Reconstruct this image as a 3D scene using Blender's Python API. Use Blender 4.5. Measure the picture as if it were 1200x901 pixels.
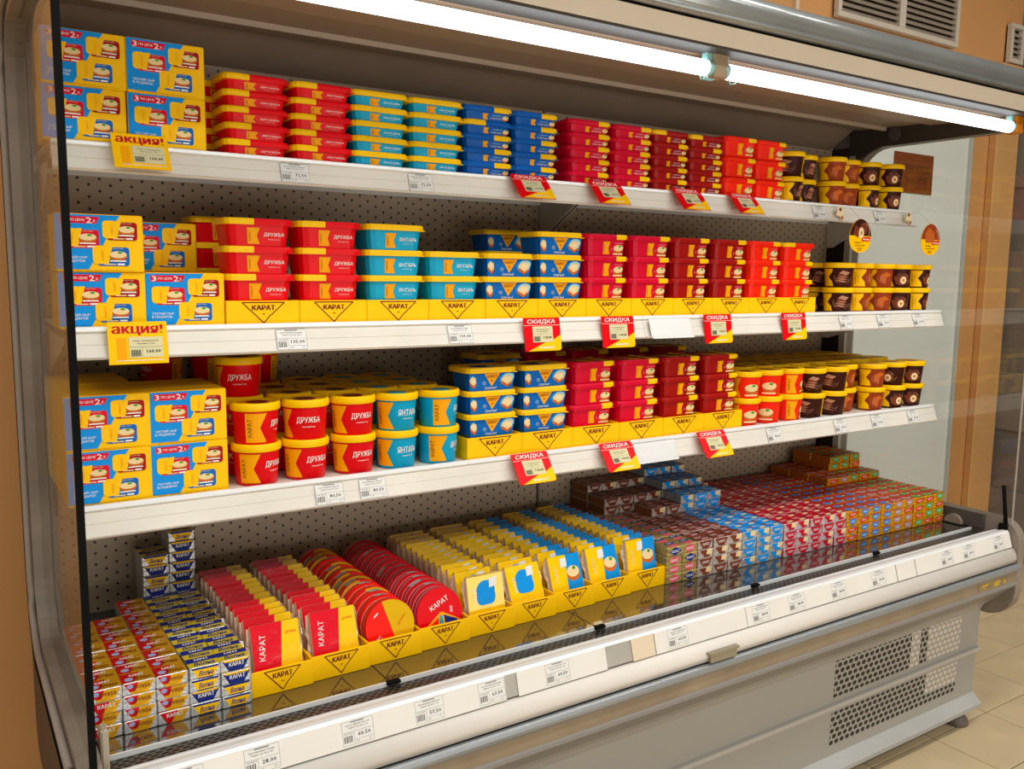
import bpy, bmesh, math, random
from mathutils import Matrix, Vector
random.seed(7)
for o in list(bpy.data.objects): bpy.data.objects.remove(o)
sc = bpy.context.scene
ZO = 1.40                                   # camera height above the floor; fridge heights below are measured from it

# ------------------------------------------------------------------ camera
cd = bpy.data.cameras.new('camera'); cam = bpy.data.objects.new('camera', cd); sc.collection.objects.link(cam); sc.camera = cam
yaw, pitch, roll, fpx = 0.581067049, 0.124841893, 0.0123529228, 1025.73444
fw = Vector((math.sin(yaw)*math.cos(pitch), math.cos(yaw)*math.cos(pitch), -math.sin(pitch)))
r0 = fw.cross(Vector((0, 0, 1))).normalized(); u0 = r0.cross(fw)
rt = r0*math.cos(roll) + u0*math.sin(roll); up = u0*math.cos(roll) - r0*math.sin(roll)
m3 = Matrix((rt, up, -fw)).transposed()
cam.matrix_world = Matrix.Translation((-0.177, -1.604, ZO)) @ m3.to_4x4()
cd.sensor_width = 36.0; cd.lens = 36.0*fpx/1200.0; cd.clip_start = 0.02

# ------------------------------------------------------------------ world, lights, exposure
w = bpy.data.worlds.new('room_ambient'); sc.world = w; w.use_nodes = True
w.node_tree.nodes['Background'].inputs[0].default_value = (0.80, 0.76, 0.70, 1)
w.node_tree.nodes['Background'].inputs[1].default_value = 0.34
def area(name, loc, rot, sx, sy, power, col):
    l = bpy.data.lights.new(name, 'AREA'); l.shape = 'RECTANGLE'; l.size = sx; l.size_y = sy; l.energy = power; l.color = col
    o = bpy.data.objects.new(name, l); o.location = loc; o.rotation_euler = rot; sc.collection.objects.link(o); return o
# ceiling luminaires of the shop aisle (long fluorescent rows parallel to the cooler)
for x in (-.8, .87, 2.54, 4.2, 5.87): area("ceiling_lamp", (x, -1.2, 3.25), (0, 0, 0), 1.15, 0.28, 20, (1, .96, .90))
for x in (-.5, 1.6, 3.7): area('ceiling_lamp', (x, -3.3, 3.25), (math.radians(12), 0, 0), 1.5, 0.3, 26, (1, .96, .90))
# added fill light behind the camera, brightens the back panels
area('front_fill', (1.2, -3.9, .62), (math.radians(93), 0, 0), 4.6, .9, 44, (1, .97, .93))
sc.view_settings.view_transform = 'Standard'; sc.view_settings.look = 'None'
sc.view_settings.exposure = 0.0; sc.view_settings.gamma = 1.0; sc.view_settings.use_curve_mapping = False
sc.cycles.use_denoising = True
sc.cycles.max_bounces = 8; sc.cycles.sample_clamp_indirect = 6.0
sc.cycles.caustics_reflective = False; sc.cycles.caustics_refractive = False

# ------------------------------------------------------------------ materials
def lin(c):
    if isinstance(c, str): c = tuple(int(c[i:i+2], 16)/255 for i in (0, 2, 4))
    return tuple((x/12.92 if x <= .04045 else ((x+.055)/1.055)**2.4) for x in c) + (1,)
MATS = {}
def mat(name, col, rough=.5, metal=0.0, var=0.0, scale=8.0, bump=0.0, coat=0.0, spec=.28, emit=None, estr=0.0, alpha=1.0, trans=0.0, dirt=None):
    if name in MATS: return MATS[name]
    m = bpy.data.materials.new(name); m.use_nodes = True; nt = m.node_tree; b = nt.nodes['Principled BSDF']
    c = lin(col); b.inputs['Base Color'].default_value = c; b.inputs['Roughness'].default_value = rough; b.inputs['Metallic'].default_value = metal
    b.inputs['Specular IOR Level'].default_value = spec; b.inputs['Coat Weight'].default_value = coat; b.inputs['Coat Roughness'].default_value = .08
    b.inputs['Alpha'].default_value = alpha; b.inputs['Transmission Weight'].default_value = trans
    if emit: b.inputs['Emission Color'].default_value = lin(emit); b.inputs['Emission Strength'].default_value = estr
    if var or bump or dirt:
        tc = nt.nodes.new('ShaderNodeTexCoord'); nz = nt.nodes.new('ShaderNodeTexNoise')
        nz.inputs['Scale'].default_value = scale; nz.inputs['Detail'].default_value = 4
        nt.links.new(tc.outputs['Object'], nz.inputs['Vector'])
        if var or dirt:
            rp = nt.nodes.new('ShaderNodeValToRGB')
            lo = tuple(x*(1-var) for x in c[:3])+(1,); hi = tuple(min(1, x*(1+var)) for x in c[:3])+(1,)
            if dirt: lo = lin(dirt); hi = c
            rp.color_ramp.elements[0].position = .3 if not dirt else .40; rp.color_ramp.elements[1].position = .68 if not dirt else .47
            rp.color_ramp.elements[0].color = lo; rp.color_ramp.elements[1].color = hi
            nt.links.new(nz.outputs['Fac'], rp.inputs['Fac']); nt.links.new(rp.outputs['Color'], b.inputs['Base Color'])
        if bump:
            bp = nt.nodes.new('ShaderNodeBump'); bp.inputs['Strength'].default_value = bump; bp.inputs['Distance'].default_value = .004
            nt.links.new(nz.outputs['Fac'], bp.inputs['Height']); nt.links.new(bp.outputs['Normal'], b.inputs['Normal'])
    MATS[name] = m; return m
def mnode(nt, op, a, b=None, c=None):
    n = nt.nodes.new('ShaderNodeMath'); n.operation = op
    for i, v in enumerate((a, b, c)):
        if v is None: continue
        if isinstance(v, (int, float)): n.inputs[i].default_value = v
        else: nt.links.new(v, n.inputs[i])
    return n.outputs[0]
def perf_mat(name, base, hole, px, pz, rx, rz, ax='X', az='Z', rects=None, pale=None, rough=.45, metal=0.0, var=.08, ox=0.0, oz=0.0):
    """sheet with staggered punched holes (two lattices), optional rectangles (x0,x1,z0,z1) that carry holes"""
    m = bpy.data.materials.new(name); m.use_nodes = True; nt = m.node_tree; b = nt.nodes['Principled BSDF']
    b.inputs['Roughness'].default_value = rough; b.inputs['Metallic'].default_value = metal
    tc = nt.nodes.new('ShaderNodeTexCoord'); sp = nt.nodes.new('ShaderNodeSeparateXYZ'); nt.links.new(tc.outputs['Object'], sp.inputs[0])
    X = mnode(nt, 'ADD', sp.outputs[ax], ox); Z = mnode(nt, 'ADD', sp.outputs[az], oz)
    def lattice(dx, dz):
        fx = mnode(nt, 'SUBTRACT', mnode(nt, 'FRACT', mnode(nt, 'ADD', mnode(nt, 'MULTIPLY', X, 1/px), dx)), .5)
        fz = mnode(nt, 'SUBTRACT', mnode(nt, 'FRACT', mnode(nt, 'ADD', mnode(nt, 'MULTIPLY', Z, 1/pz), dz)), .5)
        ex = mnode(nt, 'POWER', mnode(nt, 'MULTIPLY', mnode(nt, 'ABSOLUTE', fx), px/rx), 3.0)
        ez = mnode(nt, 'POWER', mnode(nt, 'MULTIPLY', mnode(nt, 'ABSOLUTE', fz), pz/rz), 3.0)
        return mnode(nt, 'LESS_THAN', mnode(nt, 'ADD', ex, ez), 1.0)
    hole_f = mnode(nt, 'MAXIMUM', lattice(100.0, 100.0), lattice(100.5, 100.5))
    def inrect(r):
        a = mnode(nt, 'MULTIPLY', mnode(nt, 'GREATER_THAN', X, r[0]), mnode(nt, 'LESS_THAN', X, r[1]))
        c = mnode(nt, 'MULTIPLY', mnode(nt, 'GREATER_THAN', Z, r[2]), mnode(nt, 'LESS_THAN', Z, r[3]))
        return mnode(nt, 'MULTIPLY', a, c)
    if rects:
        k = inrect(rects[0])
        for r in rects[1:]: k = mnode(nt, 'MAXIMUM', k, inrect(r))
        hole_f = mnode(nt, 'MULTIPLY', hole_f, k)
    nz = nt.nodes.new('ShaderNodeTexNoise'); nz.inputs['Scale'].default_value = 3.0; nt.links.new(tc.outputs['Object'], nz.inputs['Vector'])
    rp = nt.nodes.new('ShaderNodeValToRGB'); c = lin(base)
    rp.color_ramp.elements[0].color = tuple(x*(1-var) for x in c[:3])+(1,); rp.color_ramp.elements[1].color = tuple(x*(1+var) for x in c[:3])+(1,)
    nt.links.new(nz.outputs['Fac'], rp.inputs['Fac'])
    mx = nt.nodes.new('ShaderNodeMix'); mx.data_type = 'RGBA'; nt.links.new(hole_f, mx.inputs[0]); nt.links.new(rp.outputs['Color'], mx.inputs[6]); mx.inputs[7].default_value = lin(hole)
    if pale:
        k = inrect(pale[0][0])
        for r in pale[0][1:]: k = mnode(nt, 'MAXIMUM', k, inrect(r))
        m2 = nt.nodes.new('ShaderNodeMix'); m2.data_type = 'RGBA'; nt.links.new(k, m2.inputs[0]); m2.inputs[6].default_value = lin(hole); m2.inputs[7].default_value = lin(pale[1])
        nt.links.new(m2.outputs[2], mx.inputs[7])
    nt.links.new(mx.outputs[2], b.inputs['Base Color'])
    bp = nt.nodes.new('ShaderNodeBump'); bp.inputs['Strength'].default_value = .6; bp.inputs['Distance'].default_value = .002; bp.invert = True
    nt.links.new(hole_f, bp.inputs['Height']); nt.links.new(bp.outputs['Normal'], b.inputs['Normal'])
    MATS[name] = m; return m

# plain colours (sRGB hex as printed)
P = {}
for n, h, r in (('white', 'f2f0ea', .4), ('yellow', 'ffc600', .35), ('orange', 'f7a600', .35), ('red', 'e20010', .3), ('brightred', 'f61a06', .3), ('magenta', 'd8002e', .3),
                ('darkred', 'a40408', .32), ('turquoise', '00a6d0', .3), ('blue', '0066bc', .3), ('lightblue', '0890e2', .35), ('navy', '1b2a78', .35), ('maroon', '6e1510', .4),
                ('cream', 'ecd29a', .45), ('crust', 'c8641c', .45), ('green', '3f9a2c', .45), ('palesky', '9fd4ee', .4), ('chocolate', '3c130b', .28), ('milk', '7c3a22', .3), ('swirl', 'b98468', .35),
                ('caramel', '9c3c16', .28), ('caramel2', 'c2622c', .3), ('nut', 'f3dcae', .4), ('nutcore', 'c8832e', .4), ('pink', 'e2566a', .35), ('ink', '2a2a2e', .6), ('greyink', '8f9096', .6),
                ('paper', 'e4e4e0', .55), ('agedpaper', 'd9d2a6', .5), ('teal', '22a6b4', .35), ('rimred', 'c2122a', .3), ('lilac', '9aa2cc', .4), ('dustyrose', 'c08a8c', .4), ('grass', '5fae4e', .4),
                ('peri', '4c7fcc', .35), ('cheese', 'e6cfa0', .4), ('gold', 'e0b000', .4)):
    P[n] = mat('print_'+n, h, r+.1, spec=.14)
for n in ('turquoise', 'red', 'magenta', 'darkred', 'brightred', 'yellow', 'blue'):
    P['p_'+n] = mat('plastic_'+n, {'turquoise': '00a4d0', 'red': 'e40010', 'magenta': 'd80030', 'darkred': 'a40a06', 'brightred': 'fa2404', 'yellow': 'ffc800', 'blue': '005cb6'}[n], .38, var=.04, scale=20, coat=.04, spec=.16)
P['goldpaper'] = mat('gold_paper', 'e0a416', .36, .45, var=.12, scale=120, bump=.35)
P['redpaper'] = mat('red_paper', 'd00814', .36, .35, var=.1, scale=120, bump=.35)
P['lemonpaper'] = mat('lemon_paper', 'ead028', .38, .3, var=.08, scale=120, bump=.3)
P['board'] = mat('yellow_cardboard', 'ffc404', .5, var=.04, scale=30, bump=.05, spec=.14)
P['foil'] = mat('silver_foil', 'c4c6c8', .34, .75, var=.2, scale=160, bump=.5)
P['goldfoil'] = mat('gold_foil', 'b09a5c', .38, .55, var=.25, scale=140, bump=.5)
P['orangefoil'] = mat('orange_gold_foil', 'dc9a12', .38, .35, var=.25, scale=140, bump=.5)
P['rosefoil'] = mat('rose_foil', 'd6bcc0', .36, .5, var=.2, scale=140, bump=.5)
P['beigefoil'] = mat('beige_foil', 'c8bab0', .36, .5, var=.2, scale=140, bump=.5)
P['brownside'] = mat('brown_wrapper', '8a5634', .5, var=.15, scale=60, bump=.2)
P['rustside'] = mat('rust_wrapper', 'a8561a', .5, var=.15, scale=60, bump=.2)
P['greyside'] = mat('grey_wrapper', '8c9498', .5, .2, var=.15, scale=60, bump=.2)
P['film'] = mat('clear_film_edge', 'c9a890', .18, var=.3, scale=120, bump=.6, coat=.6)
P['wrapred'] = mat('wrapped_red', 'e20020', .16, var=.06, scale=34, bump=.7, coat=.8)
P['wrapyellow'] = mat('wrapped_yellow', 'ffca00', .16, var=.06, scale=34, bump=.7, coat=.8)
P['wrapblue'] = mat('wrapped_blue', '0492de', .18, var=.06, scale=60, bump=.35, coat=.8)

# ------------------------------------------------------------------ mesh builder
class G:
    def __init__(s): s.v = []; s.f = []; s.mi = []; s.m = []; s.sm = []
    def mid(s, m):
        m = P[m] if isinstance(m, str) else m
        if m not in s.m: s.m.append(m)
        return s.m.index(m)
    def add(s, vs, fs, m, smooth=False):
        b = len(s.v); s.v += [tuple(p) for p in vs]; k = s.mid(m)
        for f in fs: s.f.append(tuple(b+i for i in f)); s.mi.append(k); s.sm.append(smooth)
    def box(s, x0, x1, y0, y1, z0, z1, m):
        s.add([(x0,y0,z0),(x1,y0,z0),(x1,y1,z0),(x0,y1,z0),(x0,y0,z1),(x1,y0,z1),(x1,y1,z1),(x0,y1,z1)],
              [(0,3,2,1),(4,5,6,7),(0,1,5,4),(1,2,6,5),(2,3,7,6),(3,0,4,7)], m)
    def cbox(s, x0, x1, y0, y1, z0, z1, c, m):
        """box with chamfered vertical and horizontal edges"""
        def loop(i, z): return [(x0+i+c,y0+i,z),(x1-i-c,y0+i,z),(x1-i,y0+i+c,z),(x1-i,y1-i-c,z),(x1-i-c,y1-i,z),(x0+i+c,y1-i,z),(x0+i,y1-i-c,z),(x0+i,y0+i+c,z)]
        s.loft([loop(c, z0), loop(0, z0+c), loop(0, z1-c), loop(c, z1)], m)
    def loft(s, loops, m, cap0=True, cap1=True, smooth=False, closed=True):
        n = len(loops[0]); vs = [p for l in loops for p in l]; fs = []
        for i in range(len(loops)-1):
            for j in range(n if closed else n-1):
                a = i*n+j; b = i*n+(j+1) % n
                fs.append((a, b, b+n, a+n))
        b0 = len(s.v); s.add(vs, fs, m, smooth)
        k = s.mid(m)
        if cap0: s.f.append(tuple(b0+j for j in reversed(range(n)))); s.mi.append(k); s.sm.append(False)
        if cap1: s.f.append(tuple(b0+(len(loops)-1)*n+j for j in range(n))); s.mi.append(k); s.sm.append(False)
    def extr(s, prof, x0, x1, m, axis='X', smooth=False):
        """closed profile (a,b) extruded along axis: X -> (y,z), Y -> (x,z), Z -> (x,y)"""
        f = {'X': lambda t, a, b: (t, a, b), 'Y': lambda t, a, b: (a, t, b), 'Z': lambda t, a, b: (a, b, t)}[axis]
        s.loft([[f(x0, *p) for p in prof], [f(x1, *p) for p in prof]], m, smooth=smooth)
    def sheet(s, prof, x0, x1, t, m, smooth=False):
        """open profile of (y,z) points given thickness t, extruded along X"""
        P2 = [Vector(p) for p in prof]; off = []
        for i, p in enumerate(P2):
            d = (P2[min(i+1, len(P2)-1)] - P2[max(i-1, 0)]).normalized(); off.append((p.x + d.y*t, p.y - d.x*t))
        s.extr(list(prof) + off[::-1], x0, x1, m, smooth=smooth)
    def lathe(s, prof, n, m, cx=0, cy=0, smooth=True, cap0=False, cap1=False):
        s.loft([[(cx+r*math.sin(2*math.pi*j/n), cy-r*math.cos(2*math.pi*j/n), z) for j in range(n)] for r, z in prof], m, cap0, cap1, smooth)
    def tube(s, pts, r, n, m):
        pts = [Vector(p) for p in pts]; loops = []
        for i, p in enumerate(pts):
            d = (pts[min(i+1, len(pts)-1)] - pts[max(i-1, 0)]).normalized()
            a = d.cross(Vector((0, 0, 1)) if abs(d.z) < .9 else Vector((1, 0, 0))).normalized(); b = d.cross(a)
            loops.append([tuple(p + a*r*math.cos(2*math.pi*k/n) + b*r*math.sin(2*math.pi*k/n)) for k in range(n)])
        s.loft(loops, m, smooth=True)
    def mesh(s, name):
        me = bpy.data.meshes.new(name); me.from_pydata(s.v, [], s.f)
        for m in s.m: me.materials.append(m)
        me.polygons.foreach_set('material_index', s.mi); me.polygons.foreach_set('use_smooth', s.sm); me.update(); return me
    def obj(s, name, parent=None, loc=None):
        o = bpy.data.objects.new(name, s.mesh(name)); sc.collection.objects.link(o)
        if parent: o.parent = parent
        if loc: o.location = loc
        return o
def rr(wd, d, r, n=3, z=0, cy=0):
    out = []
    for cx, cyy, a0 in ((wd/2-r, -d/2+r, -90), (wd/2-r, d/2-r, 0), (-wd/2+r, d/2-r, 90), (-wd/2+r, -d/2+r, 180)):
        for k in range(n+1):
            a = math.radians(a0 + 90*k/n); out.append((cx+r*math.cos(a), cy+cyy+r*math.sin(a), z))
    return out

# ---- lettering: glyph meshes in print coordinates
_txt = {}
def glyphs(t, bold=0.0, shear=0.0):
    bold = 0.0; k = (t, bold, shear)
    if k in _txt: return _txt[k]
    c = bpy.data.curves.new('lettering', 'FONT'); c.body = t; c.size = 1; c.resolution_u = 1; c.offset = bold; c.shear = shear; c.fill_mode = 'FRONT'
    o = bpy.data.objects.new('lettering', c); sc.collection.objects.link(o)
    dg = bpy.context.evaluated_depsgraph_get(); dg.update(); me = bpy.data.meshes.new_from_object(o.evaluated_get(dg))
    vs = [(v.co.x, v.co.y) for v in me.vertices]; fs = [tuple(p.vertices) for p in me.polygons]
    bpy.data.objects.remove(o); bpy.data.curves.remove(c); bpy.data.meshes.remove(me)
    x0 = min(v[0] for v in vs); x1 = max(v[0] for v in vs); y0 = min(v[1] for v in vs); y1 = max(v[1] for v in vs)
    vs = [((x-x0)/(x1-x0), (y-y0)/(y1-y0)) for x, y in vs]
    _txt[k] = (vs, fs); return _txt[k]
class Print:
    """collects flat print in a map (x, y, lift) -> 3D"""
    def __init__(s, g, fn, slice_w=None): s.g = g; s.fn = fn; s.w = slice_w
    def poly(s, pts, m, lay=1):
        pieces = [pts]
        if s.w:
            pieces = []; x0 = min(p[0] for p in pts); x1 = max(p[0] for p in pts); n = max(1, math.ceil((x1-x0)/s.w))
            for i in range(n):
                a = x0+(x1-x0)*i/n; b = x0+(x1-x0)*(i+1)/n; q = clip(clip(pts, a, 1), b, -1)
                if len(q) > 2: pieces.append(q)
        for q in pieces:
            ar = sum(q[i][0]*q[(i+1) % len(q)][1]-q[(i+1) % len(q)][0]*q[i][1] for i in range(len(q)))
            if ar < 0: q = q[::-1]
            s.g.add([s.fn(x, y, lay*.00025) for x, y in q], [tuple(range(len(q)))], m)
    def rect(s, x0, x1, y0, y1, m, lay=1): s.poly([(x0, y0), (x1, y0), (x1, y1), (x0, y1)], m, lay)
    def ell(s, cx, cy, rx, ry, m, lay=1, n=12, rot=0.0):
        c, d = math.cos(rot), math.sin(rot)
        s.poly([(cx+rx*math.cos(2*math.pi*k/n)*c-ry*math.sin(2*math.pi*k/n)*d, cy+rx*math.cos(2*math.pi*k/n)*d+ry*math.sin(2*math.pi*k/n)*c) for k in range(n)], m, lay)
    def rrect(s, x0, x1, y0, y1, r, m, lay=1):
        s.poly([((x0+x1)/2+p[0], (y0+y1)/2+p[1]) for p in rr(x1-x0, y1-y0, r, 2)], m, lay)
    def text(s, t, cx, cy, wd, h, m, lay=2, bold=.012, shear=0.0, rot=0.0):
        vs, fs = glyphs(t, 0.0, shear); c, d = math.cos(rot), math.sin(rot); b = bold*1.1*wd/max(1, len(t)*.62)
        for k, sh in enumerate((-b, b) if bold > .004 else (0,)):      # heavier weights are struck twice, a hair apart
            out = []
            for x, y in vs:
                x = (x-.5)*wd+sh; y = (y-.5)*h; out.append(s.fn(cx+x*c-y*d, cy+x*d+y*c, (lay+.25*k)*.00025))
            s.g.add(out, fs, m)
    def flag(s, x0, x1, y0, y1, notch, m, lay=1):
        ym = (y0+y1)/2; s.poly([(x0, ym), (x1-notch, ym), (x1, y1), (x0, y1)], m, lay); s.poly([(x0, y0), (x1, y0), (x1-notch, ym), (x0, ym)], m, lay)
    def line(s, x0, y0, x1, y1, t, m, lay=2):
        dx, dy = x1-x0, y1-y0; L = math.hypot(dx, dy); nx, ny = -dy/L*t/2, dx/L*t/2
        s.poly([(x0+nx, y0+ny), (x0-nx, y0-ny), (x1-nx, y1-ny), (x1+nx, y1+ny)], m, lay)
    def arc(s, cx, cy, r, a0, a1, t, m, lay=2, n=6, ry=None):
        ry = ry or r
        for k in range(n):
            p = [math.radians(a0+(a1-a0)*(k+i)/n) for i in (0, 1)]
            s.line(cx+r*math.cos(p[0]), cy+ry*math.sin(p[0]), cx+r*math.cos(p[1]), cy+ry*math.sin(p[1]), t, m, lay)
    def bread(s, cx, cy, wd, h, lay=2):
        s.ell(cx, cy-h*.12, wd/2, h*.40, 'crust', lay, 10); s.ell(cx, cy+h*.08, wd/2*.96, h*.36, 'cream', lay+1, 10)
        s.ell(cx+wd*.1, cy+h*.28, wd*.14, h*.12, 'green', lay+2, 6)
def clip(pts, a, sg):
    out = []
    for i, p in enumerate(pts):
        q = pts[(i+1) % len(pts)]; ip = (p[0]-a)*sg >= -1e-9; iq = (q[0]-a)*sg >= -1e-9
        if ip: out.append(p)
        if ip != iq:
            t = (a-p[0])/(q[0]-p[0]); out.append((a, p[1]+(q[1]-p[1])*t))
    return out

# ------------------------------------------------------------------ object helpers
def tag(o, label=None, cat=None, group=None, kind=None):
    if label: o['label'] = label
    if cat: o['category'] = cat
    if group: o['group'] = group
    if kind: o['kind'] = kind
    return o
def empty(name, loc): o = bpy.data.objects.new(name, None); o.location = loc; o.empty_display_size = .05; sc.collection.objects.link(o); return o
KIND = {}          # kind -> (object name, category, root mesh or None, [(part name, mesh, [(sub name, mesh)])])
def inst(kind, x, y, z, label, group=None, rz=0.0, rx=0.0):
    name, cat, root, parts = KIND[kind]
    o = bpy.data.objects.new(name, root); sc.collection.objects.link(o); o.location = (x, y, z+ZO); o.rotation_euler = (rx, 0, rz)
    tag(o, label, cat, group)
    for pn, me, subs in parts:
        c = bpy.data.objects.new(pn, me); sc.collection.objects.link(c); c.parent = o
        for sn, sm in subs:
            d = bpy.data.objects.new(sn, sm); sc.collection.objects.link(d); d.parent = c
    return o
ORD = ['zeroth', 'first', 'second', 'third', 'fourth', 'fifth', 'sixth', 'seventh', 'eighth', 'ninth', 'tenth', 'eleventh', 'twelfth', 'thirteenth', 'fourteenth', 'fifteenth', 'sixteenth']
def tier(k, n):     # k from the bottom, 0-based
    return 'top' if k == n-1 else ('bottom' if k == 0 else ('middle' if n == 3 else ORD[k+1]+' from bottom'))
# ------------------------------------------------------------------ room
MWALL = mat('orange_wall_paint', 'd0985e', .6, var=.06, scale=2.0, bump=.02)
MWALL2 = mat('light_tan_trim', 'd6a266', .6, var=.05, scale=2.0)  # paler tan than the wall, used on the trim board only
MGREY = mat('grey_tiled_wall', '77706a', .45, var=.15, scale=1.5, bump=.05)
def struct(g, name, loc=(0, 0, ZO)): return tag(g.obj(name, None, loc), kind='structure')
g = G(); g.box(-3.5, 4.62, .75, .95, -1.4, 2.2, MWALL); wb = struct(g, 'wall_back')
g = G(); g.box(4.30, 4.50, -5.5, .75, -1.4, 2.2, MGREY); g.box(4.275, 4.30, -5.5, .75, -1.4, -1.05, MGREY); wr = struct(g, 'wall_right')
MGT = mat('grey_wall_tile', '7d766f', .35, var=.14, scale=3.0, bump=.03)
gt = G(); gt.cbox(4.288, 4.30, -.447, -.003, .003, .297, .003, MGT); tm = gt.mesh('wall_tile')
for r in range(-4, 4):
    for k in range(6):
        o = bpy.data.objects.new('tile', tm); sc.collection.objects.link(o); o.parent = wr; o.location = (0, .75-.45*k-(.225 if r % 2 else 0)+.0, r*.3 - .15 + .0)
        if o.location.y > .75: o.location.y = .75
g = G(); g.cbox(4.08, 4.275, .71, .749, -1.4, 1.02, .004, MWALL2); struct(g, 'trim_1')
g = G(); g.box(2.62, 3.86, .715, .749, -1.4, .98, mat('white_panel', 'dfe2de', .3, var=.02, scale=1.2)); g.box(3.852, 3.864, .70, .749, -1.4, .985, mat('white_edge', 'b9bcb8', .4)); struct(g, 'door_1')
g = G(); g.box(-3.5, 7, -6.0, .95, -1.47, -1.404, mat('floor_grout', '6a5136', .8, var=.1)); fl = struct(g, 'floor')
MT = mat('beige_floor_tile', 'cbb792', .36, var=.09, scale=6.0, bump=.02)
g = G(); g.cbox(.0018, .3012, .0018, .2172, -.012, 0, .0015, MT); tmesh = g.mesh('floor_tile')
for i in range(-6, 8):
    for k in range(-10, 4):
        x, y = 2.615+.303*(i-1), .021+.219*k
        if y+.21 > .75 or x < .9: continue
        o = bpy.data.objects.new('tile', tmesh); sc.collection.objects.link(o); o.parent = fl; o.location = (x, y, -1.4+random.uniform(-.0004, .0004))
g = G(); g.box(-3.5, .9, -6, .75, -1.404, -1.4, MT); g.box(.9, 7, -6, -2.17, -1.404, -1.4, MT); tag(g.obj('tiling', fl, None), kind='stuff')
# ventilation grilles high on the back wall
MV = mat('vent_paint', 'c9bfae', .45, var=.05); MVS = mat('shaded_vent_slat', 'a39584', .5, var=.08)  # slats coloured darker than the frame to carry their shade
MVD = mat('vent_dark', '241d16', .8)
def vent(x0, x1, z0, z1, split, label):
    e = empty('vent_grille', ((x0+x1)/2, .735, (z0+z1)/2+ZO)); tag(e, label, 'vent'); L = (-(x0+x1)/2, -.735, -(z0+z1)/2)
    g = G(); t = .022
    for a in ((x0, x1, z0, z0+t), (x0, x1, z1-t, z1), (x0, x0+t, z0+t, z1-t), (x1-t, x1, z0+t, z1-t)) + (((split-.02, split+.02, z0+t, z1-t),) if split else ()):
        g.cbox(a[0], a[1], .715, .74, a[2], a[3], .002, MV)
    g.obj('frame', e, L)
    g = G(); g.box(x0+.01, x1-.01, .742, .7495, z0+.01, z1-.01, MVD); g.obj('backing', e, L)
    g = G()
    n = round((z1-z0-2*t)/.026)
    for a, b in (((x0+t, split-.02), (split+.02, x1-t)) if split else ((x0+t, x1-t),)):
        gs = G(); gs.extr([(.718, -.012), (.722, -.0135), (.742, .0085), (.738, .0115)], a, b, MVS); me = gs.mesh('slat')
        for k in range(n):
            o = bpy.data.objects.new('slat', me); sc.collection.objects.link(o); o.parent = e; o.location = (L[0], L[1], L[2]+z0+t+.012+k*(z1-z0-2*t-.01)/n)
    return e
vent(2.865, 3.71, 1.03, 1.33, 3.29, 'wide white louvred vent grille split in two above the cooler canopy')
vent(4.15, 4.27, 1.03, 1.21, None, 'small louvred vent grille beside the corner of the orange wall')
g = G(); g.box(2.635, 2.655, .735, .75, .98, 2.2, mat('beige_cable_duct', 'd8c6aa', .5)); tag(g.obj('cable_duct', None, (0, 0, ZO)), 'thin beige cable duct running up the orange wall left of the split vent', 'duct')
# brown notice on the white panel
e = empty('notice', (3.43, .712, .46+ZO)); tag(e, 'brown paper notice taped to the white door behind the end glass', 'notice')
g = G(); g.cbox(-.145, .145, -.0015, .0015, -.085, .085, .0005, mat('brown_paper', '7a3c10', .6, var=.1, scale=15)); g.obj('paper_sheet', e)
g = G(); p = Print(g, lambda x, y, l: (x, -.0016-l, y))
p.text('SERVICE', .02, .02, .2, .032, mat('brown_ink', '592c0c', .6)); p.text('HOME', .035, -.028, .15, .032, MATS['brown_ink']); g.obj('lettering', e)

# ------------------------------------------------------------------ refrigerated display case
F = empty('refrigerated_display_case', (1.25, .1, 0)); tag(F, 'long open white and grey refrigerated display case with three shelves and a lit canopy', 'display fridge')
FL = (-1.25, -.1, ZO)
MW = mat('white_enamel', 'e9e6dc', .32, var=.03, scale=5, coat=.2)
MCREAM = mat('cream_rail', 'dcd8ce', .42, var=.05, scale=6)
MRIM = mat('white_aluminium', 'f0f3f4', .25, .15)
MGR = mat('grey_enamel', '9a9791', .42, var=.06, scale=3)
MPL = mat('grey_plastic_frame', '8c8073', .45, var=.16, scale=7, bump=.04)
MPL2 = mat('dark_grey_plastic', '4f4a44', .5, var=.1, scale=6)
MBK = mat('black_rubber', '0a0a0a', .7, spec=.1)
MST = mat('brushed_steel', '8d9194', .22, .9, var=.08, scale=4)
MTAUPE = mat('taupe_bumper', '8f7f68', .5, var=.16, scale=9, dirt=None, bump=.05)
MPEG = perf_mat('perforated_back_panel', 'b39f85', '0c0906', .0417, .025, .0028, .0028, ox=.003, oz=.0125, rough=.5, var=.05)
def part(g, name, par=F): return g.obj(name, par, FL if par is F else None)
# carcass
g = G(); g.box(0, 2.5, .455, .60, -1.3, .60, MGR); g.box(0, 2.5, -.17, .455, -1.0, -.93, MGR); g.box(0, 2.5, -.17, .455, -1.31, -1.29, MGR); g.box(.0, .02, -.19, .455, -1.30, -.93, MGR); g.box(2.48, 2.5, -.19, .455, -1.30, -.93, MGR)
g.box(.1, 2.4, -.10, .3, -1.28, -1.02, mat('dark_machinery', '1c1a18', .8)); part(g, 'carcass')
for x0, x1 in ((0.002, 1.248), (1.252, 2.498)):
    g = G(); g.box(x0, x1, .43, .45, -.775, .447, MPEG); g.box(x0, x0+.006, .427, .43, -.775, .447, mat('panel_fold', '8a8072', .5)); part(g, 'back_panel')
g = G(); g.sheet([(.43, .447), (.346, .503), (.34, .507)], 0, 2.49, .004, mat('brown_grey_liner', '8b7663', .5, var=.05)); part(g, 'sloped_liner')
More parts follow.
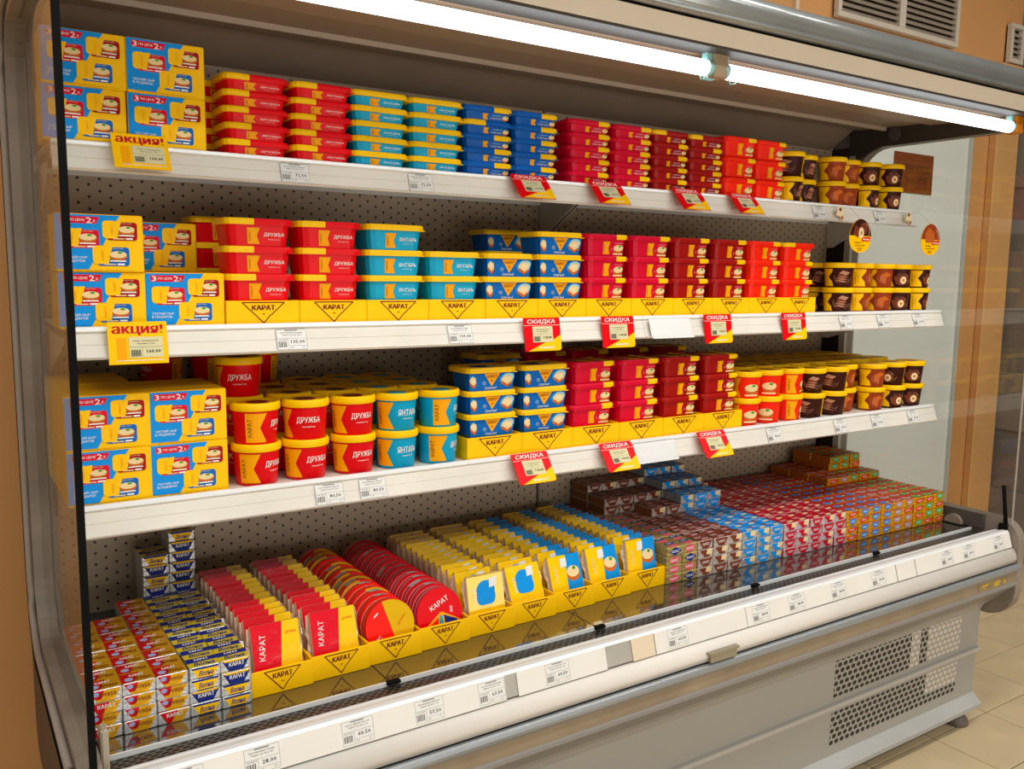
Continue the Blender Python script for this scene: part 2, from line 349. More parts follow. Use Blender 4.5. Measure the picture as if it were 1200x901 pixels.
g = G(); g.sheet([(.325, .515), (.325, .503), (.235, .5), (.233, .489), (.223, .489), (.221, .5), (.073, .495), (.068, .487), (.055, .487), (-.13, .480), (-.19, .474)], 0, 2.5, .004, mat('canopy_liner', 'a08c78', .42)); part(g, 'canopy_liner')
g = G(); g.extr([(-.205, .586), (.60, .59), (.60, .62), (-.205, .60)], -.05, 2.56, MGR); g.box(0, 2.5, .33, .455, .512, .53, MGR); part(g, 'canopy_roof')
g = G(); g.extr([(-.19, .474), (-.265, .468), (-.27, .472), (-.265, .48), (-.19, .482)], -.03, 2.54, mat('grey_fascia_lip', '45413d', .5)); part(g, 'canopy_lip')
g = G(); g.extr([(-.27, .472), (-.286, .507), (-.278, .512), (-.26, .48)], -.03, 2.54, mat('cream_fascia', 'd5c9b6', .4, var=.03)); part(g, 'fascia')
g = G(); g.extr([(-.285, .507), (-.279, .510), (-.279, .516), (-.285, .513)], -.03, 2.54, MBK); part(g, 'fascia_gasket')
prof = [(-.289, .512), (-.300, .515), (-.305, .519), (-.301, .522), (-.307, .525)]
for k in range(7):
    a = math.radians(-42+21*k); prof.append((-.283-.033*math.cos(a), .5465+.0265*math.sin(a)))
prof += [(-.2, .600), (-.2, .585), (-.265, .54), (-.278, .514)]
MSIL = mat('silver_canopy', 'a3a8a8', .24, .6, var=.08, scale=5)
g = G(); g.extr(prof, -.06, 2.575, MSIL, smooth=True); part(g, 'canopy_bumper')
# lamp tubes
MLAMP = mat('lamp_glow', 'ffffff', .4, emit='f4fbff', estr=3.9)
MCLIP = mat('clear_aqua_clip', '9fd8d6', .2, coat=.5)
for x0, x1 in ((.06, 1.225), (1.285, 2.455)):
    g = G(); g.tube([(x0, -.205, .443), (x1, -.205, .443)], .0165, 14, MLAMP); lt = part(g, 'lamp_tube')
    for xe, sg in ((x0, -1), (x1, 1)):
        g = G(); g.tube([(xe, -.205, .443), (xe+sg*.014, -.205, .443)], .0175, 12, MCLIP); g.cbox(min(xe, xe+sg*.02)-.004, max(xe, xe+sg*.02)+.004, -.214, -.196, .455, .478, .002, MCLIP)
        g.obj('lamp_clip', lt)
g = G(); g.cbox(1.236, 1.278, -.222, -.188, .425, .478, .003, mat('beige_lamp_holder', 'b09a80', .5)); part(g, 'lamp_holder')
g = G()
for x in (1.205, 1.215, 1.225, 1.292): g.tube([(x, -.21, .43), (x-.012, -.225, .412), (x+.006, -.225, .416)], .0022, 5, MCLIP)
part(g, 'lamp_hook')
g = G(); g.cbox(2.462, 2.498, -.225, -.185, .425, .478, .003, mat('orange_connector', 'd07a10', .4)); part(g, 'lamp_connector')
# shelves
def shelf(x0, x1, yf, zt, zp=None):
    zr = zt; zt = zp or zt; g = G(); g.extr([(yf+.006, zt), (.428, zt), (.428, zt-.03), (.424, zt-.03), (.424, zt-.004), (yf+.012, zt-.004), (yf+.012, zt-.03), (yf+.006, zt-.03)], x0, x1, MW)
    g.extr([(yf+.05, zt-.004), (yf+.05, zt-.022), (.40, zt-.022), (.40, zt-.004)], x0+.01, x1-.01, mat('shelf_underside', '9d9488', .55))
    s = part(g, 'shelf'); zt = zr
    g = G(); g.extr([(yf+.010, zt+.004), (yf-.001, zt+.004), (yf-.004, zt-.003), (yf-.001, zt-.006), (yf-.003, zt-.008), (yf-.0091, zt-.0245), (yf-.0083, zt-.0252), (yf-.0096, zt-.0260), (yf-.016, zt-.043), (yf-.020, zt-.045), (yf-.017, zt-.049), (yf-.006, zt-.046), (yf+.006, zt-.010)], x0-.001 if x0 > .1 else x0, x1+.02 if x1 > 2 else x1, MCREAM)
    g.extr([(yf+.008, zt+.0045), (yf+.0, zt+.0052), (yf-.0025, zt+.0038), (yf-.004, zt-.002), (yf+.004, zt+.0035)], x0, x1, MRIM); g.obj('price_rail', s)
    for xb in (x0+.004, x1-.008):
        g = G(); g.extr([(yf+.13, zt-.022), (.427, zt-.022), (.427, zt-.11), (.40, zt-.11), (yf+.15, zt-.036)], xb, xb+.004, mat('shelf_bracket', 'cfc8ba', .45)); g.obj('bracket', s)
    return s
S1Y, S1Z, S2Y, S2Z, S3Y, S3Z = .121, .2185, 0.0, -.100, 0.0, -.4045
for yf, zt, zp in ((S1Y, S1Z, .2215), (S2Y, S2Z, None), (S3Y, S3Z, None)):
    for x0, x1 in ((.002, 1.249), (1.251, 2.497)): shelf(x0, x1, yf, zt, zp)
# deck
MDECK = mat('mirror_steel_deck', '8f8c88', .09, .92, var=.06, scale=3)
for k in range(5):
    g = G(); g.box(.5*k+.0012, .5*k+.4988, -.164, .43, -.777, -.769, MDECK); g.box(.5*k+.0012, .5*k+.4988, -.166, -.162, -.777, -.767, MRIM); d = part(g, 'deck_plate')
    if k < 4:
        g = G(); g.cbox(.5*k+.492, .5*k+.520, -.172, -.160, -.772, -.7655, .001, MBK); g.obj('clip', d)
g = G(); g.sheet([(.43, -.745), (.424, -.768)], 0.0, 2.5, -.003, MPL2); part(g, 'deck_upstand')
MGRILL = perf_mat('air_intake_grille', '6a645c', '050505', .0165, .016, .0058, .0029, ax='X', az='Y', oz=.004, rough=.35, metal=.6)
g = G(); g.box(0, 2.5, -.203, -.1665, -.781, -.775, MGRILL); part(g, 'air_intake_grille')
g = G(); g.extr([(-.202, -.779), (-.202, -.7735), (-.214, -.7690), (-.236, -.7565), (-.241, -.7575), (-.262, -.7515), (-.272, -.752), (-.276, -.757), (-.27, -.765), (-.235, -.779)], 0, 2.505, MRIM); part(g, 'front_rim')
g = G(); g.extr([(-.2745, -.757), (-.286, -.799), (-.281, -.802), (-.268, -.76)], 0, 2.51, mat('grey_rail_back', 'aaa69c', .45, var=.08)); part(g, 'front_price_rail')
def card(x0, x1, m, name='rail_card'):
    g = G(); g.extr([(-.2755, -.7575), (-.2775, -.758), (-.2893, -.800), (-.2865, -.800)], x0, x1, m); part(g, name)
MC1 = mat('white_rail_card', 'e2dfd7', .42, var=.03); MC2 = mat('beige_rail_card', 'dccbb0', .45)
for a, b, m in ((.002, .684, MC1), (.712, .93, MC1), (1.0, 1.062, MC2), (1.065, 1.345, MC1), (1.347, 1.925, MC1), (1.929, 2.012, MC1), (2.016, 2.505, MC1)): card(a, b, m)
g = G(); g.extr([(-.282, -.802), (-.292, -.804), (-.301, -.818), (-.304, -.832), (-.300, -.846), (-.285, -.846)], 0, 2.51, mat('white_front_band', 'dfdad2', .4, var=.04, scale=4), smooth=True); part(g, 'front_band')
g = G(); g.extr([(-.299, -.846), (-.299, -.851), (-.28, -.851), (-.28, -.846)], 0, 2.51, MBK); part(g, 'band_gasket')
prof = [(-.299, -.850)] + [(-.304-.009*math.sin(math.radians(a)), -.860+.0105*math.cos(math.radians(a))) for a in (10, 45, 80, 115, 150)] + [(-.306, -.873), (-.285, -.873), (-.285, -.850)]
g = G(); g.extr(prof, -.02, 2.52, mat('silver_bumper', 'a2a6a8', .3, .5)); part(g, 'bumper_top')
g = G(); g.extr([(-.3045, -.873), (-.3055, -.903), (-.285, -.903), (-.285, -.873)], -.02, 2.52, MTAUPE); part(g, 'bumper_strip')
g = G(); g.box(2.30, 2.46, -.3065, -.305, -.897, -.880, mat('worn_yellow_sticker', '86755f', .5, scale=38, dirt='c4a01c')); part(g, 'worn_sticker')
g = G(); g.extr([(-.305, -.903), (-.310, -.906), (-.311, -.913), (-.300, -.921), (-.278, -.945), (-.25, -.972), (-.235, -.975), (-.285, -.92), (-.285, -.903)], -.02, 2.515, mat('grey_lower_lip', '858079', .4)); part(g, 'bumper_lip')
MFP = perf_mat('perforated_front_panel', '9d9a93', '14110e', .0235, .0345, .0085, .0062, rects=[(1.79, 2.40, -1.125, -1.02), (1.79, 2.40, -1.27, -1.17)],
               pale=([(2.225, 2.40, -1.125, -1.02), (2.14, 2.185, -1.125, -1.02), (2.235, 2.40, -1.237, -1.17)], 'cdc4b4'), rough=.42, var=.05)
g = G(); g.sheet([(-.25, -.972), (-.222, -1.0), (-.212, -1.02), (-.210, -1.139), (-.219, -1.143), (-.219, -1.153), (-.208, -1.157), (-.205, -1.297)], .0, 2.503, -.004, MFP); part(g, 'front_panel')
g = G(); g.sheet([(-.206, -1.139), (-.2195, -1.1425), (-.2195, -1.1535), (-.206, -1.157)], .0, 2.505, -.002, mat('light_grey_ridge', 'b4b0a8', .4)); part(g, 'panel_ridge')
g = G(); g.extr([(-.2, -1.295), (-.207, -1.297), (-.236, -1.322), (-.234, -1.336), (-.215, -1.345), (-.2, -1.345)], 0, 2.508, mat('light_grey_kick', 'a9a9a6', .4, var=.05)); part(g, 'kick_plate')
g = G(); g.box(1.205, 1.287, -.312, -.302, -.845, -.826, mat('dull_metal', 'a39a84', .45, .5)); g.box(1.20, 1.292, -.315, -.302, -.827, -.822, MATS['dull_metal']); part(g, 'catch')
for x, y in ((.06, -.185), (2.465, -.185), (.06, .38), (2.44, .38)):
    g = G(); g.lathe([(.0001, -1.30), (.012, -1.30), (.012, -1.365), (.022, -1.368), (.033, -1.382), (.035, -1.396), (.030, -1.400), (.0001, -1.400)], 14, mat('foot_plastic', '6d655a', .5), x, y); part(g, 'levelling_foot')
# end frames and end glass
def glass_mat():
    m = bpy.data.materials.new('end_glass'); m.use_nodes = True; nt = m.node_tree; nt.nodes.remove(nt.nodes['Principled BSDF'])
    t = nt.nodes.new('ShaderNodeBsdfTransparent'); t.inputs[0].default_value = (.93, .94, .92, 1); gl = nt.nodes.new('ShaderNodeBsdfGlossy'); gl.inputs['Roughness'].default_value = .01; gl.inputs[0].default_value = (.95, .95, .95, 1)
    lw = nt.nodes.new('ShaderNodeLayerWeight'); lw.inputs[0].default_value = .5; mx = nt.nodes.new('ShaderNodeMixShader')
    fac = mnode(nt, 'ADD', mnode(nt, 'MULTIPLY', mnode(nt, 'POWER', lw.outputs['Facing'], 5.0), .55), .04)
    nt.links.new(fac, mx.inputs[0]); nt.links.new(t.outputs[0], mx.inputs[1]); nt.links.new(gl.outputs[0], mx.inputs[2]); nt.links.new(mx.outputs[0], nt.nodes['Material Output'].inputs[0]); return m
MGLASS = glass_mat()
def arc2(cy, cz, r, a0, a1, n=6): return [(cy+r*math.cos(math.radians(a0+(a1-a0)*k/n)), cz+r*math.sin(math.radians(a0+(a1-a0)*k/n))) for k in range(n+1)]
def cframe(x0, x1, m, inset=0.0):
    i = inset
    inner = [(-.27, .440+i)] + arc2(.235+i, .340+i, .10, 90, 0) + arc2(.235+i, -.62-i, .10, 0, -90) + [(-.235, -.72-i)]
    outer = arc2(-.235, -.79, .07-i, 112, 180) + arc2(-.215, -.94, .09-i, 180, 262) + [(.30, -1.03+i)] + arc2(.36, -.95, .08-i, -90, 0, 3) + arc2(.35, .51, .09-i, 0, 90, 4) + [(-.2, .598-i), (-.285, .545)]
    g = G(); pts = inner + outer
    g.extr(pts[::-1], x0, x1, m); return g
for side, (a, b, c, d) in (('left', (-.045, -.012, -.028, -.022)), ('right', (2.512, 2.548, 2.524, 2.530))):
    g = cframe(a, b, MPL); fr = part(g, 'end_frame')
    gg = cframe(a-.006 if side == 'left' else b, a if side == 'left' else b+.006, MPL2, .02); gg.obj('frame_cap', fr)
    path = [(-.25, .49)] + arc2(.235, .34, .15, 90, 0) + arc2(.235, -.62, .15, 0, -90) + [(-.22, -.77)]; xo = a-.007 if side == 'left' else b+.007
    g = G(); g.tube([(xo, p, q) for p, q in path], .0055, 6, MBK); g.tube([(xo+.001, p, q) for p, q in [(-.25, .463)] + arc2(.235, .34, .123, 90, 0) + arc2(.235, -.62, .123, 0, -90) + [(-.22, -.743)]], .007, 6, MATS['ridge_plastic'] if 'ridge_plastic' in MATS else mat('ridge_plastic', '9b9084', .4)); g.obj('frame_groove', fr)
    g = G(); g.extr([(-.27, -.72), (.335, -.72), (.335, .44), (-.27, .44)], c, d, MGLASS); gl = part(g, 'end_glass')
    g = G()
    if side == 'left': g.box(c-.002, d+.002, -.276, -.268, -.76, .52, MBK)
    else: g.box(c, d-.003, -.275, -.271, -.76, .52, mat('pale_edge_trim', 'b4aca0', .4))
    g.obj('edge_trim', gl)
g = G(); g.box(2.5, 2.512, .36, .45, -.72, .45, mat('shade_strip', '2c2018', .7)); g.box(2.498, 2.513, .335, .358, -.72, .42, mat('light_post', 'b9b4a8', .45)); part(g, 'upright_post')  # dark strip stands in for the shade in the gap behind the pale post
g = G(); g.extr([(-.25, .44), (.24, .44), (.32, .41), (.36, .36), (.36, .5), (-.25, .5)], 2.500, 2.512, mat('dark_arm', '3d352c', .5)); g.tube([(2.499, .19, .474), (2.494, .19, .474)], .022, 14, MPL2); part(g, 'canopy_arm')
g = G(); g.extr([(-.20, -.72), (-.2, -.765), (.40, -.765), (.40, -.72)], 2.501, 2.512, MPL2); g.extr(arc2(-.11, -.765, .028, 0, 180, 8), 2.485, 2.50, MPL); part(g, 'side_upstand')
g = G(); g.tube([(2.512, -.262, -.735), (2.516, -.245, -.62)], .006, 8, MBK); g.cbox(2.50, 2.524, -.27, -.245, -.757, -.735, .002, MBK); part(g, 'glass_bracket')
g = G(); g.cbox(-.006, .006, -.21, -.18, -.79, -.70, .003, mat('beige_post', 'b0a48e', .5)); part(g, 'end_post')
# ------------------------------------------------------------------ product prototypes
def rect_tub(kind, name, cat, body, lid, h, split=None, lid2='p_yellow', art=None, lidart=None, W=.132, D=.098):
    """root mesh = tub body; children: lid, label_print"""
    hb = h-.004
    g = G(); b0, d0, b1, d1 = W*.84, D*.82, W*.935, D*.925
    g.loft([rr(b0-.004, d0-.004, .012, 2, 0), rr(b0, d0, .014, 2, .002), rr(b1, d1, .016, 2, hb)], body, smooth=False)
    gl = G(); L = [rr(W, D, .018, 3, hb-.009), rr(W+.001, D+.001, .018, 3, hb-.0015), rr(W-.002, D-.002, .018, 3, hb+.0025), rr(W-.012, D-.012, .014, 3, hb+.003), rr(W-.014, D-.014, .014, 3, hb+.0008)]
    if split is None: gl.loft(L, lid)
    else:
        sx, left = split       # x position of the colour change; which side is the second colour
        def cut(loop, sg): return clip3(loop, sx, sg)
        for sg in (1, -1):
            LL = [cut(l, sg) for l in L]; mm = lid2 if (sg == 1) != left else lid
            n = min(len(l) for l in LL); gl.loft([l[:n] for l in LL], mm)
    # a small pull tab at the right end
    gl.box(W/2-.014, W/2-.003, -D/2-.0015, -D/2+.006, hb-.0095, hb-.0078, lid)
    if lidart: lidart(Print(gl, lambda x, y, l: (x, y, hb+.0008+l)))
    gp = G()
    def fn(x, y, l):            # x metres along the front, y 0..1 up the side
        z = .002+y*(hb-.0115); t = z/hb; dd = d0+(d1-d0)*t
        return (x*(b0+(b1-b0)*t)/b1, -dd/2-l-.0002, z)
    art(Print(gp, fn), W*.93, hb)
    KIND[kind] = (name, cat, g.mesh(name), [('lid', gl.mesh('lid'), []), ('label_print', gp.mesh('label_print'), [])])
def clip3(loop, a, sg):
    out = []
    for i, p in enumerate(loop):
        q = loop[(i+1) % len(loop)]; ip = (p[0]-a)*sg >= 0; iq = (q[0]-a)*sg >= 0
        if ip: out.append(p)
        if ip != iq:
            t = (a-p[0])/(q[0]-p[0]); out.append(tuple(p[k]+(q[k]-p[k])*t for k in range(3)))
    # rotate so that loops start at the same corner
    k = min(range(len(out)), key=lambda i: (abs(out[i][0]-a) > 1e-6, out[i][1]))
    return out[k:]+out[:k]
def art_name(title, flagcol='orange', small=False):
    def f(p, W, h):
        p.flag(-.2*W, .0*W, .12, .88, .045*W, flagcol)
        vtext(p, 'КАРАТ', -.163*W, .5, .034*W, .52, 'maroon')
        p.text(title, .235*W, .56, .335*W, .20, 'white', 2, .006); p.text('плавленый сыр', .235*W, .34, .19*W, .06, 'white', 2, .0)
    return f
def vtext(p, t, cx, cy, wd, ht, m, lay=2):
    """vertical lettering, read from bottom to top"""
    vs, fs = glyphs(t, .02, 0); p.g.add([p.fn(cx-(y-.5)*wd, cy+(x-.5)*ht, lay*.00025) for x, y in vs], fs, m)
def art_food(bg2='maroon'):
    def f(p, W, h):
        p.flag(-.10*W, .07*W, .12, .88, .035*W, 'orange'); vtext(p, 'КАРАТ', -.072*W, .5, .026*W, .5, 'maroon')
        p.rect(.19*W, .40*W, .76, .84, 'pink', 1); p.bread(.30*W, .46, .27*W, .55, 1); p.poly([(.10*W, .52), (.16*W, .42), (.10*W, .32)], 'pink', 1)
        p.rect(.17*W, .43*W, .10, .19, 'cream', 4)
    return f
def art_flat(p, W, h):
    p.flag(-.12*W, .0*W, .14, .86, .03*W, 'orange'); p.text('КАРАТ', .20*W, .68, .20*W, .18, 'palesky', 2, .0); p.text('СЛИВОЧНЫЙ', .18*W, .36, .26*W, .22, 'white', 2, .0)
    p.bread(.40*W, .48, .15*W, .7, 1)
def art_karat(p, W, h):
    p.rect(-.495*W, .495*W, .0, .98, 'blue', 1)
    p.ell(.33*W, .60, .17*W, .36, 'lightblue', 2, 14); p.ell(.36*W, .72, .13*W, .24, 'palesky', 3, 12); p.ell(-.42*W, .62, .07*W, .3, 'lightblue', 2, 10)
    p.poly([(-.17*W, .98), (.17*W, .98), (.0, .22)], 'orange', 3); p.text('КАРАТ', .0, .80, .21*W, .165, 'maroon', 4, .012)
    p.ell(0, .56, .018*W, .05, 'caramel', 4, 8)
    p.ell(-.17*W, .42, .040*W, .11, 'palesky', 3, 10); p.ell(-.17*W, .42, .031*W, .085, 'blue', 4, 10); p.poly([(-.185*W, .39), (-.155*W, .39), (-.17*W, .48)], 'orange', 5)
    p.text('Сливочный', -.02*W, .15, .27*W, .15, 'white', 3, .004, .25)
    for cx, s in ((.33, 1.0), (-.42, .55)):
        W2 = .26*W*s; a = cx*W
        p.poly([(a-.5*W2, .40), (a+.1*W2, .14), (a+.5*W2, .34), (a+.5*W2, .48), (a+.1*W2, .30), (a-.5*W2, .54)], 'crust', 4)
        p.poly([(a-.5*W2, .54), (a+.1*W2, .30), (a+.5*W2, .48), (a+.42*W2, .76), (a-.05*W2, .84), (a-.44*W2, .70)], 'cream', 5)
        p.ell(a+.02*W2, .6, .27*W2, .12, 'nut', 6, 10)
def lid_karat(p): p.ell(0, 0, .035, .022, 'navy', 1, 12); p.ell(.018, -.004, .012, .008, 'cream', 2, 8)
def lid_food(c):
    def f(p): p.poly([(-.01, -.035), (.03, -.035), (.012, .035), (-.028, .035)], 'orange', 1); p.ell(.035, 0, .014, .012, 'cream', 2, 8)
    return f
H2 = .0505
rect_tub('druzhba_flat', 'red_cheese_tub', 'cheese tub', 'p_red', 'p_red', .0335, (-.015, True), art=art_name('ДРУЖБА'))
rect_tub('yantar_flat', 'turquoise_cheese_tub', 'cheese tub', 'p_turquoise', 'p_yellow', .0335, art=art_name('ЯНТАРЬ'))
rect_tub('blue_flat', 'blue_cheese_tub', 'cheese tub', 'p_blue', 'p_blue', .0335, (.012, False), art=art_flat)
rect_tub('blue_flat_turned', 'blue_cheese_tub', 'cheese tub', 'p_blue', 'p_blue', .0335, (-.012, True), art=art_flat)
for c, n in (('magenta', 'crimson'), ('darkred', 'maroon')):
    rect_tub(c+'_flat', n+'_cheese_tub', 'cheese tub', 'p_'+c, 'p_'+c, .0335, (.022, False), art=art_flat)
    rect_tub(c+'_flat_turned', n+'_cheese_tub', 'cheese tub', 'p_'+c, 'p_'+c, .0335, (-.022, True), art=art_flat)
rect_tub('druzhba', 'red_cheese_tub', 'cheese tub', 'p_red', 'p_red', .0545, (-.012, True), art=art_name('ДРУЖБА'))
rect_tub('yantar', 'turquoise_cheese_tub', 'cheese tub', 'p_turquoise', 'p_yellow', .0545, art=art_name('ЯНТАРЬ'))
rect_tub('karat', 'blue_cream_cheese_tub', 'cheese tub', 'p_blue', 'p_yellow', .0545, art=art_karat, lidart=lid_karat)
for c, n in (('magenta', 'crimson'), ('darkred', 'maroon'), ('brightred', 'scarlet')):
    rect_tub(c, n+'_cheese_tub', 'cheese tub', 'p_'+c, 'p_'+c, .0545, (.024, False), art=art_food(), lidart=lid_food(c))
    rect_tub(c+'_turned', n+'_cheese_tub', 'cheese tub', 'p_'+c, 'p_'+c, .0545, (-.024, True), art=art_food(), lidart=lid_food(c))

def round_tub(kind, name, cat, body, lid, h, r0, r1, rl, art, top=None, n=28):
    hb = h-.004
    g = G(); g.lathe([(.0001, .003), (r0-.004, .003), (r0-.002, 0), (r0, .002), (r1, hb)], n, body)
    gl = G(); gl.lathe([(rl-.001, hb-.012), (rl, hb-.010), (rl, hb-.001), (rl-.002, hb+.0028), (rl-.005, hb+.003), (rl-.007, hb+.0005), (.0001, hb+.0005)], n, lid)
    gl.lathe([(r1, hb-.011), (rl-.001, hb-.012)], n, lid)
    if top: top(Print(gl, lambda x, y, l: (x, y, hb+.0005+l)))
    def fn(s, y, l):
        z = .002+y*(hb-.014); r = r0+(r1-r0)*z/hb+l+.0002; a = s/((r0+r1)/2); return (r*math.sin(a), -r*math.cos(a), z)
    pr = []
    for side in (1, -1):            # the label is printed twice around the tub
        gp = G(); art(Print(gp, fn, .0085), hb, side); pr.append(('label_print', gp.mesh('label_print'), []))
    KIND[kind] = (name, cat, g.mesh(name), [('lid', gl.mesh('lid'), [])]+pr)
def art_round(title):
    def f(p, h, side):
        for o in (.068*side,):
            p.flag(-.058+o, -.018+o, .06, .94, .013, 'orange'); vtext(p, 'КАРАТ', -.050+o, .5, .008, .55, 'maroon')
            p.text(title, .014+o, .60, .046, .21, 'white', 2, .01); p.text('плавленый сыр', .014+o, .40, .026, .06, 'white', 2, .0)
    return f
def top_disc(c):
    def f(p): p.ell(0, 0, .034, .034, 'orange', 1, 16); p.ell(.006, 0, .022, .022, c, 2, 12)
    return f
round_tub('round_druzhba', 'round_red_cheese_tub', 'cheese tub', 'p_red', 'p_yellow', .0815, .0388, .0440, .0474, art_round('ДРУЖБА'), top_disc('maroon'))
round_tub('round_yantar', 'round_turquoise_cheese_tub', 'cheese tub', 'p_turquoise', 'p_yellow', .0815, .0388, .0440, .0474, art_round('ЯНТАРЬ'), top_disc('teal'))
def art_red_round(p, h, side):
    for o in (.06*side,):
        p.flag(-.05+o, -.018+o, .06, .94, .009, 'orange'); vtext(p, 'КАРАТ', -.043+o, .5, .007, .55, 'maroon')
        p.bread(.014+o, .46, .044, .5, 1); p.rect(-.006+o, .034+o, .12, .20, 'cream', 3)
round_tub('round_scarlet', 'round_scarlet_cheese_tub', 'cheese tub', 'p_brightred', 'p_yellow', .0775, .0355, .0405, .0440, art_red_round, top_disc('maroon'), 24)
def art_cup(fill):
    def f(p0, h, side):
        p = Print(p0.g, lambda s, y, l: p0.fn(s*.85, y, l), .0085)
        for o in (.072*side,):
            p.poly([(-.066+o, .06), (-.022+o, .06), (-.026+o, .3), (-.040+o, .52), (-.066+o, .52)], 'yellow', 2); p.poly([(-.066+o, .52), (-.040+o, .52), (-.026+o, .80), (-.024+o, .95), (-.066+o, .95)], 'yellow', 2)
            vtext(p, 'КАРАТ', -.059+o, .5, .0075, .62, 'maroon', 3); vtext(p, 'шоколадный', -.050+o, .5, .004, .45, 'maroon', 3)
            for k in range(3): p.arc(.012+o, .5, .016+.008*k, 200-20*k, 330+12*k, .0014, 'swirl', 1, 6, .16+.10*k)
            if fill == 'choc':
                p.poly([(-.012+o, .30), (.016+o, .22), (.022+o, .62), (-.004+o, .72)], 'milk', 2); p.poly([(-.004+o, .72), (.022+o, .62), (.034+o, .76), (.008+o, .86)], 'swirl', 2); p.poly([(.016+o, .22), (.022+o, .62), (.034+o, .76), (.03+o, .36)], 'chocolate', 3)
                for k in range(3): p.line(-.008+o+.004*k, .36+.1*k, .018+o+.001*k, .27+.12*k, .02, 'swirl', 4)
            elif fill == 'caramel':
                p.poly([(-.014+o, .34), (.008+o, .18), (.010+o, .56), (-.012+o, .68)], 'caramel2', 2); p.poly([(.008+o, .18), (.032+o, .34), (.032+o, .66), (.010+o, .56)], 'caramel', 3); p.poly([(-.012+o, .68), (.010+o, .56), (.032+o, .66), (.010+o, .82)], 'crust', 3)
            else:
                p.ell(.006+o, .42, .026, .30, 'milk', 2, 10, 0); p.ell(.012+o, .40, .012, .20, 'nut', 3, 12); p.ell(.012+o, .40, .0055, .09, 'nutcore', 4, 8)
                p.arc(.006+o, .45, .026, 20, 130, .003, 'swirl', 3, 5, .33)
    return f
round_tub('cup_choc', 'chocolate_cheese_cup', 'cheese cup', 'chocolate', 'p_yellow', .0745, .0360, .0428, .0464, art_cup('choc'), top_disc('milk'))
round_tub('cup_caramel', 'caramel_cheese_cup', 'cheese cup', 'caramel', 'p_yellow', .0745, .0360, .0428, .0464, art_cup('caramel'), top_disc('caramel2'))
round_tub('cup_nut', 'hazelnut_cheese_cup', 'cheese cup', 'chocolate', 'p_yellow', .0745, .0360, .0428, .0464, art_cup('nut'), top_disc('milk'))

# gift cartons -----------------------------------------------------
def minipack(p, x, y, w, h, col, lay):
    p.rrect(x+.12*w, x+w, y-h*.10, y+h*.93, .16*w*.5, col, lay); p.rrect(x, x+.42*w, y, y+h, .1*w, 'yellow', lay+1)
    p.poly([(x+.38*w, y), (x+.42*w, y), (x+.54*w, y+h), (x+.38*w, y+h)], 'yellow', lay+2)
    p.text('КАРАТ', x+.27*w, y+h*.5, .62*h, .075*w, 'orange', lay+3, .01, 0, math.pi/2); p.bread(x+.69*w, y+h*.48, .50*w, h*.55, lay+3)
    p.text('СЛИВОЧНЫЙ', x+.66*w, y+h*.86, .34*w, .07*h, 'cream', lay+4, 0.0); p.rect(x+.46*w, x+.90*w, y+h*.14, y+h*.21, 'white', lay+5); p.rect(x+.3*w, x+.62*w, y-h*.04, y+h*.02, 'cream', lay+3); p.rect(x+.66*w, x+.86*w, y-h*.05, y+h*.04, 'white', lay+3)
def carton(kind, W, H, D):
    g = G(); g.cbox(-W/2, W/2, -D/2, D/2, 0, H, .0015, 'board')
    gp = G(); p = Print(gp, lambda x, y, l: (x, -D/2-l-.0002, y)); a = lambda u, v: (-W/2+u*W, H*(1-v))
    p.poly([a(.004, .01), a(.735, .01), a(.66, .17), a(.50, .62), a(.36, .955), a(.004, .955)], 'lightblue', 1)
    p.poly([a(.07, .045), a(.50, .045), a(.46, .165), a(.07, .165)], 'magenta', 2)
    p.text('3', -W/2+.115*W, H*.893, .055*W, .10*H, 'white', 3, .03); p.text('ПО ЦЕНЕ', -W/2+.25*W, H*.893, .175*W, .052*H, 'white', 3, .006); p.text('2', -W/2+.385*W, H*.893, .06*W, .10*H, 'white', 3, .03); p.text('х', -W/2+.44*W, H*.882, .028*W, .045*H, 'white', 3, .0)
    minipack(p, -W/2+.08*W, H*.44, .41*W, .31*H, 'magenta', 2); minipack(p, -W/2+.53*W, H*.59, .40*W, .31*H, 'darkred', 2); minipack(p, -W/2+.41*W, H*.14, .42*W, .32*H, 'blue', 2)
    p.text('ТРЕТИЙ СЫР', -W/2+.21*W, H*.255, .27*W, .052*H, 'white', 3, .006); p.text('В ПОДАРОК', -W/2+.20*W, H*.185, .25*W, .052*H, 'white', 3, .006)
    p.text('набор плавленых сыров, масса нетто 3 х 100 г', 0, H*.03, .8*W, .02*H, 'maroon', 2, .0)
    gt = G(); gt.box(-W/2+.004, W/2-.004, -D/2+.004, -D/2+.0045, H, H+.0006, 'orange'); q = Print(gt, lambda x, y, l: (x, y, H+l)); q.text('плавленый сыр', .02, -D/2+.022, .05, .004, 'maroon', 1, .0); q.line(-W/2+.003, 0, W/2-.003, 0, .0012, 'orange', 1)
    KIND[kind] = ('gift_carton', 'carton', g.mesh('gift_carton'), [('front_print', gp.mesh('front_print'), []), ('top_flap', gt.mesh('top_flap'), [])])
carton('carton', .136, .095, .088)

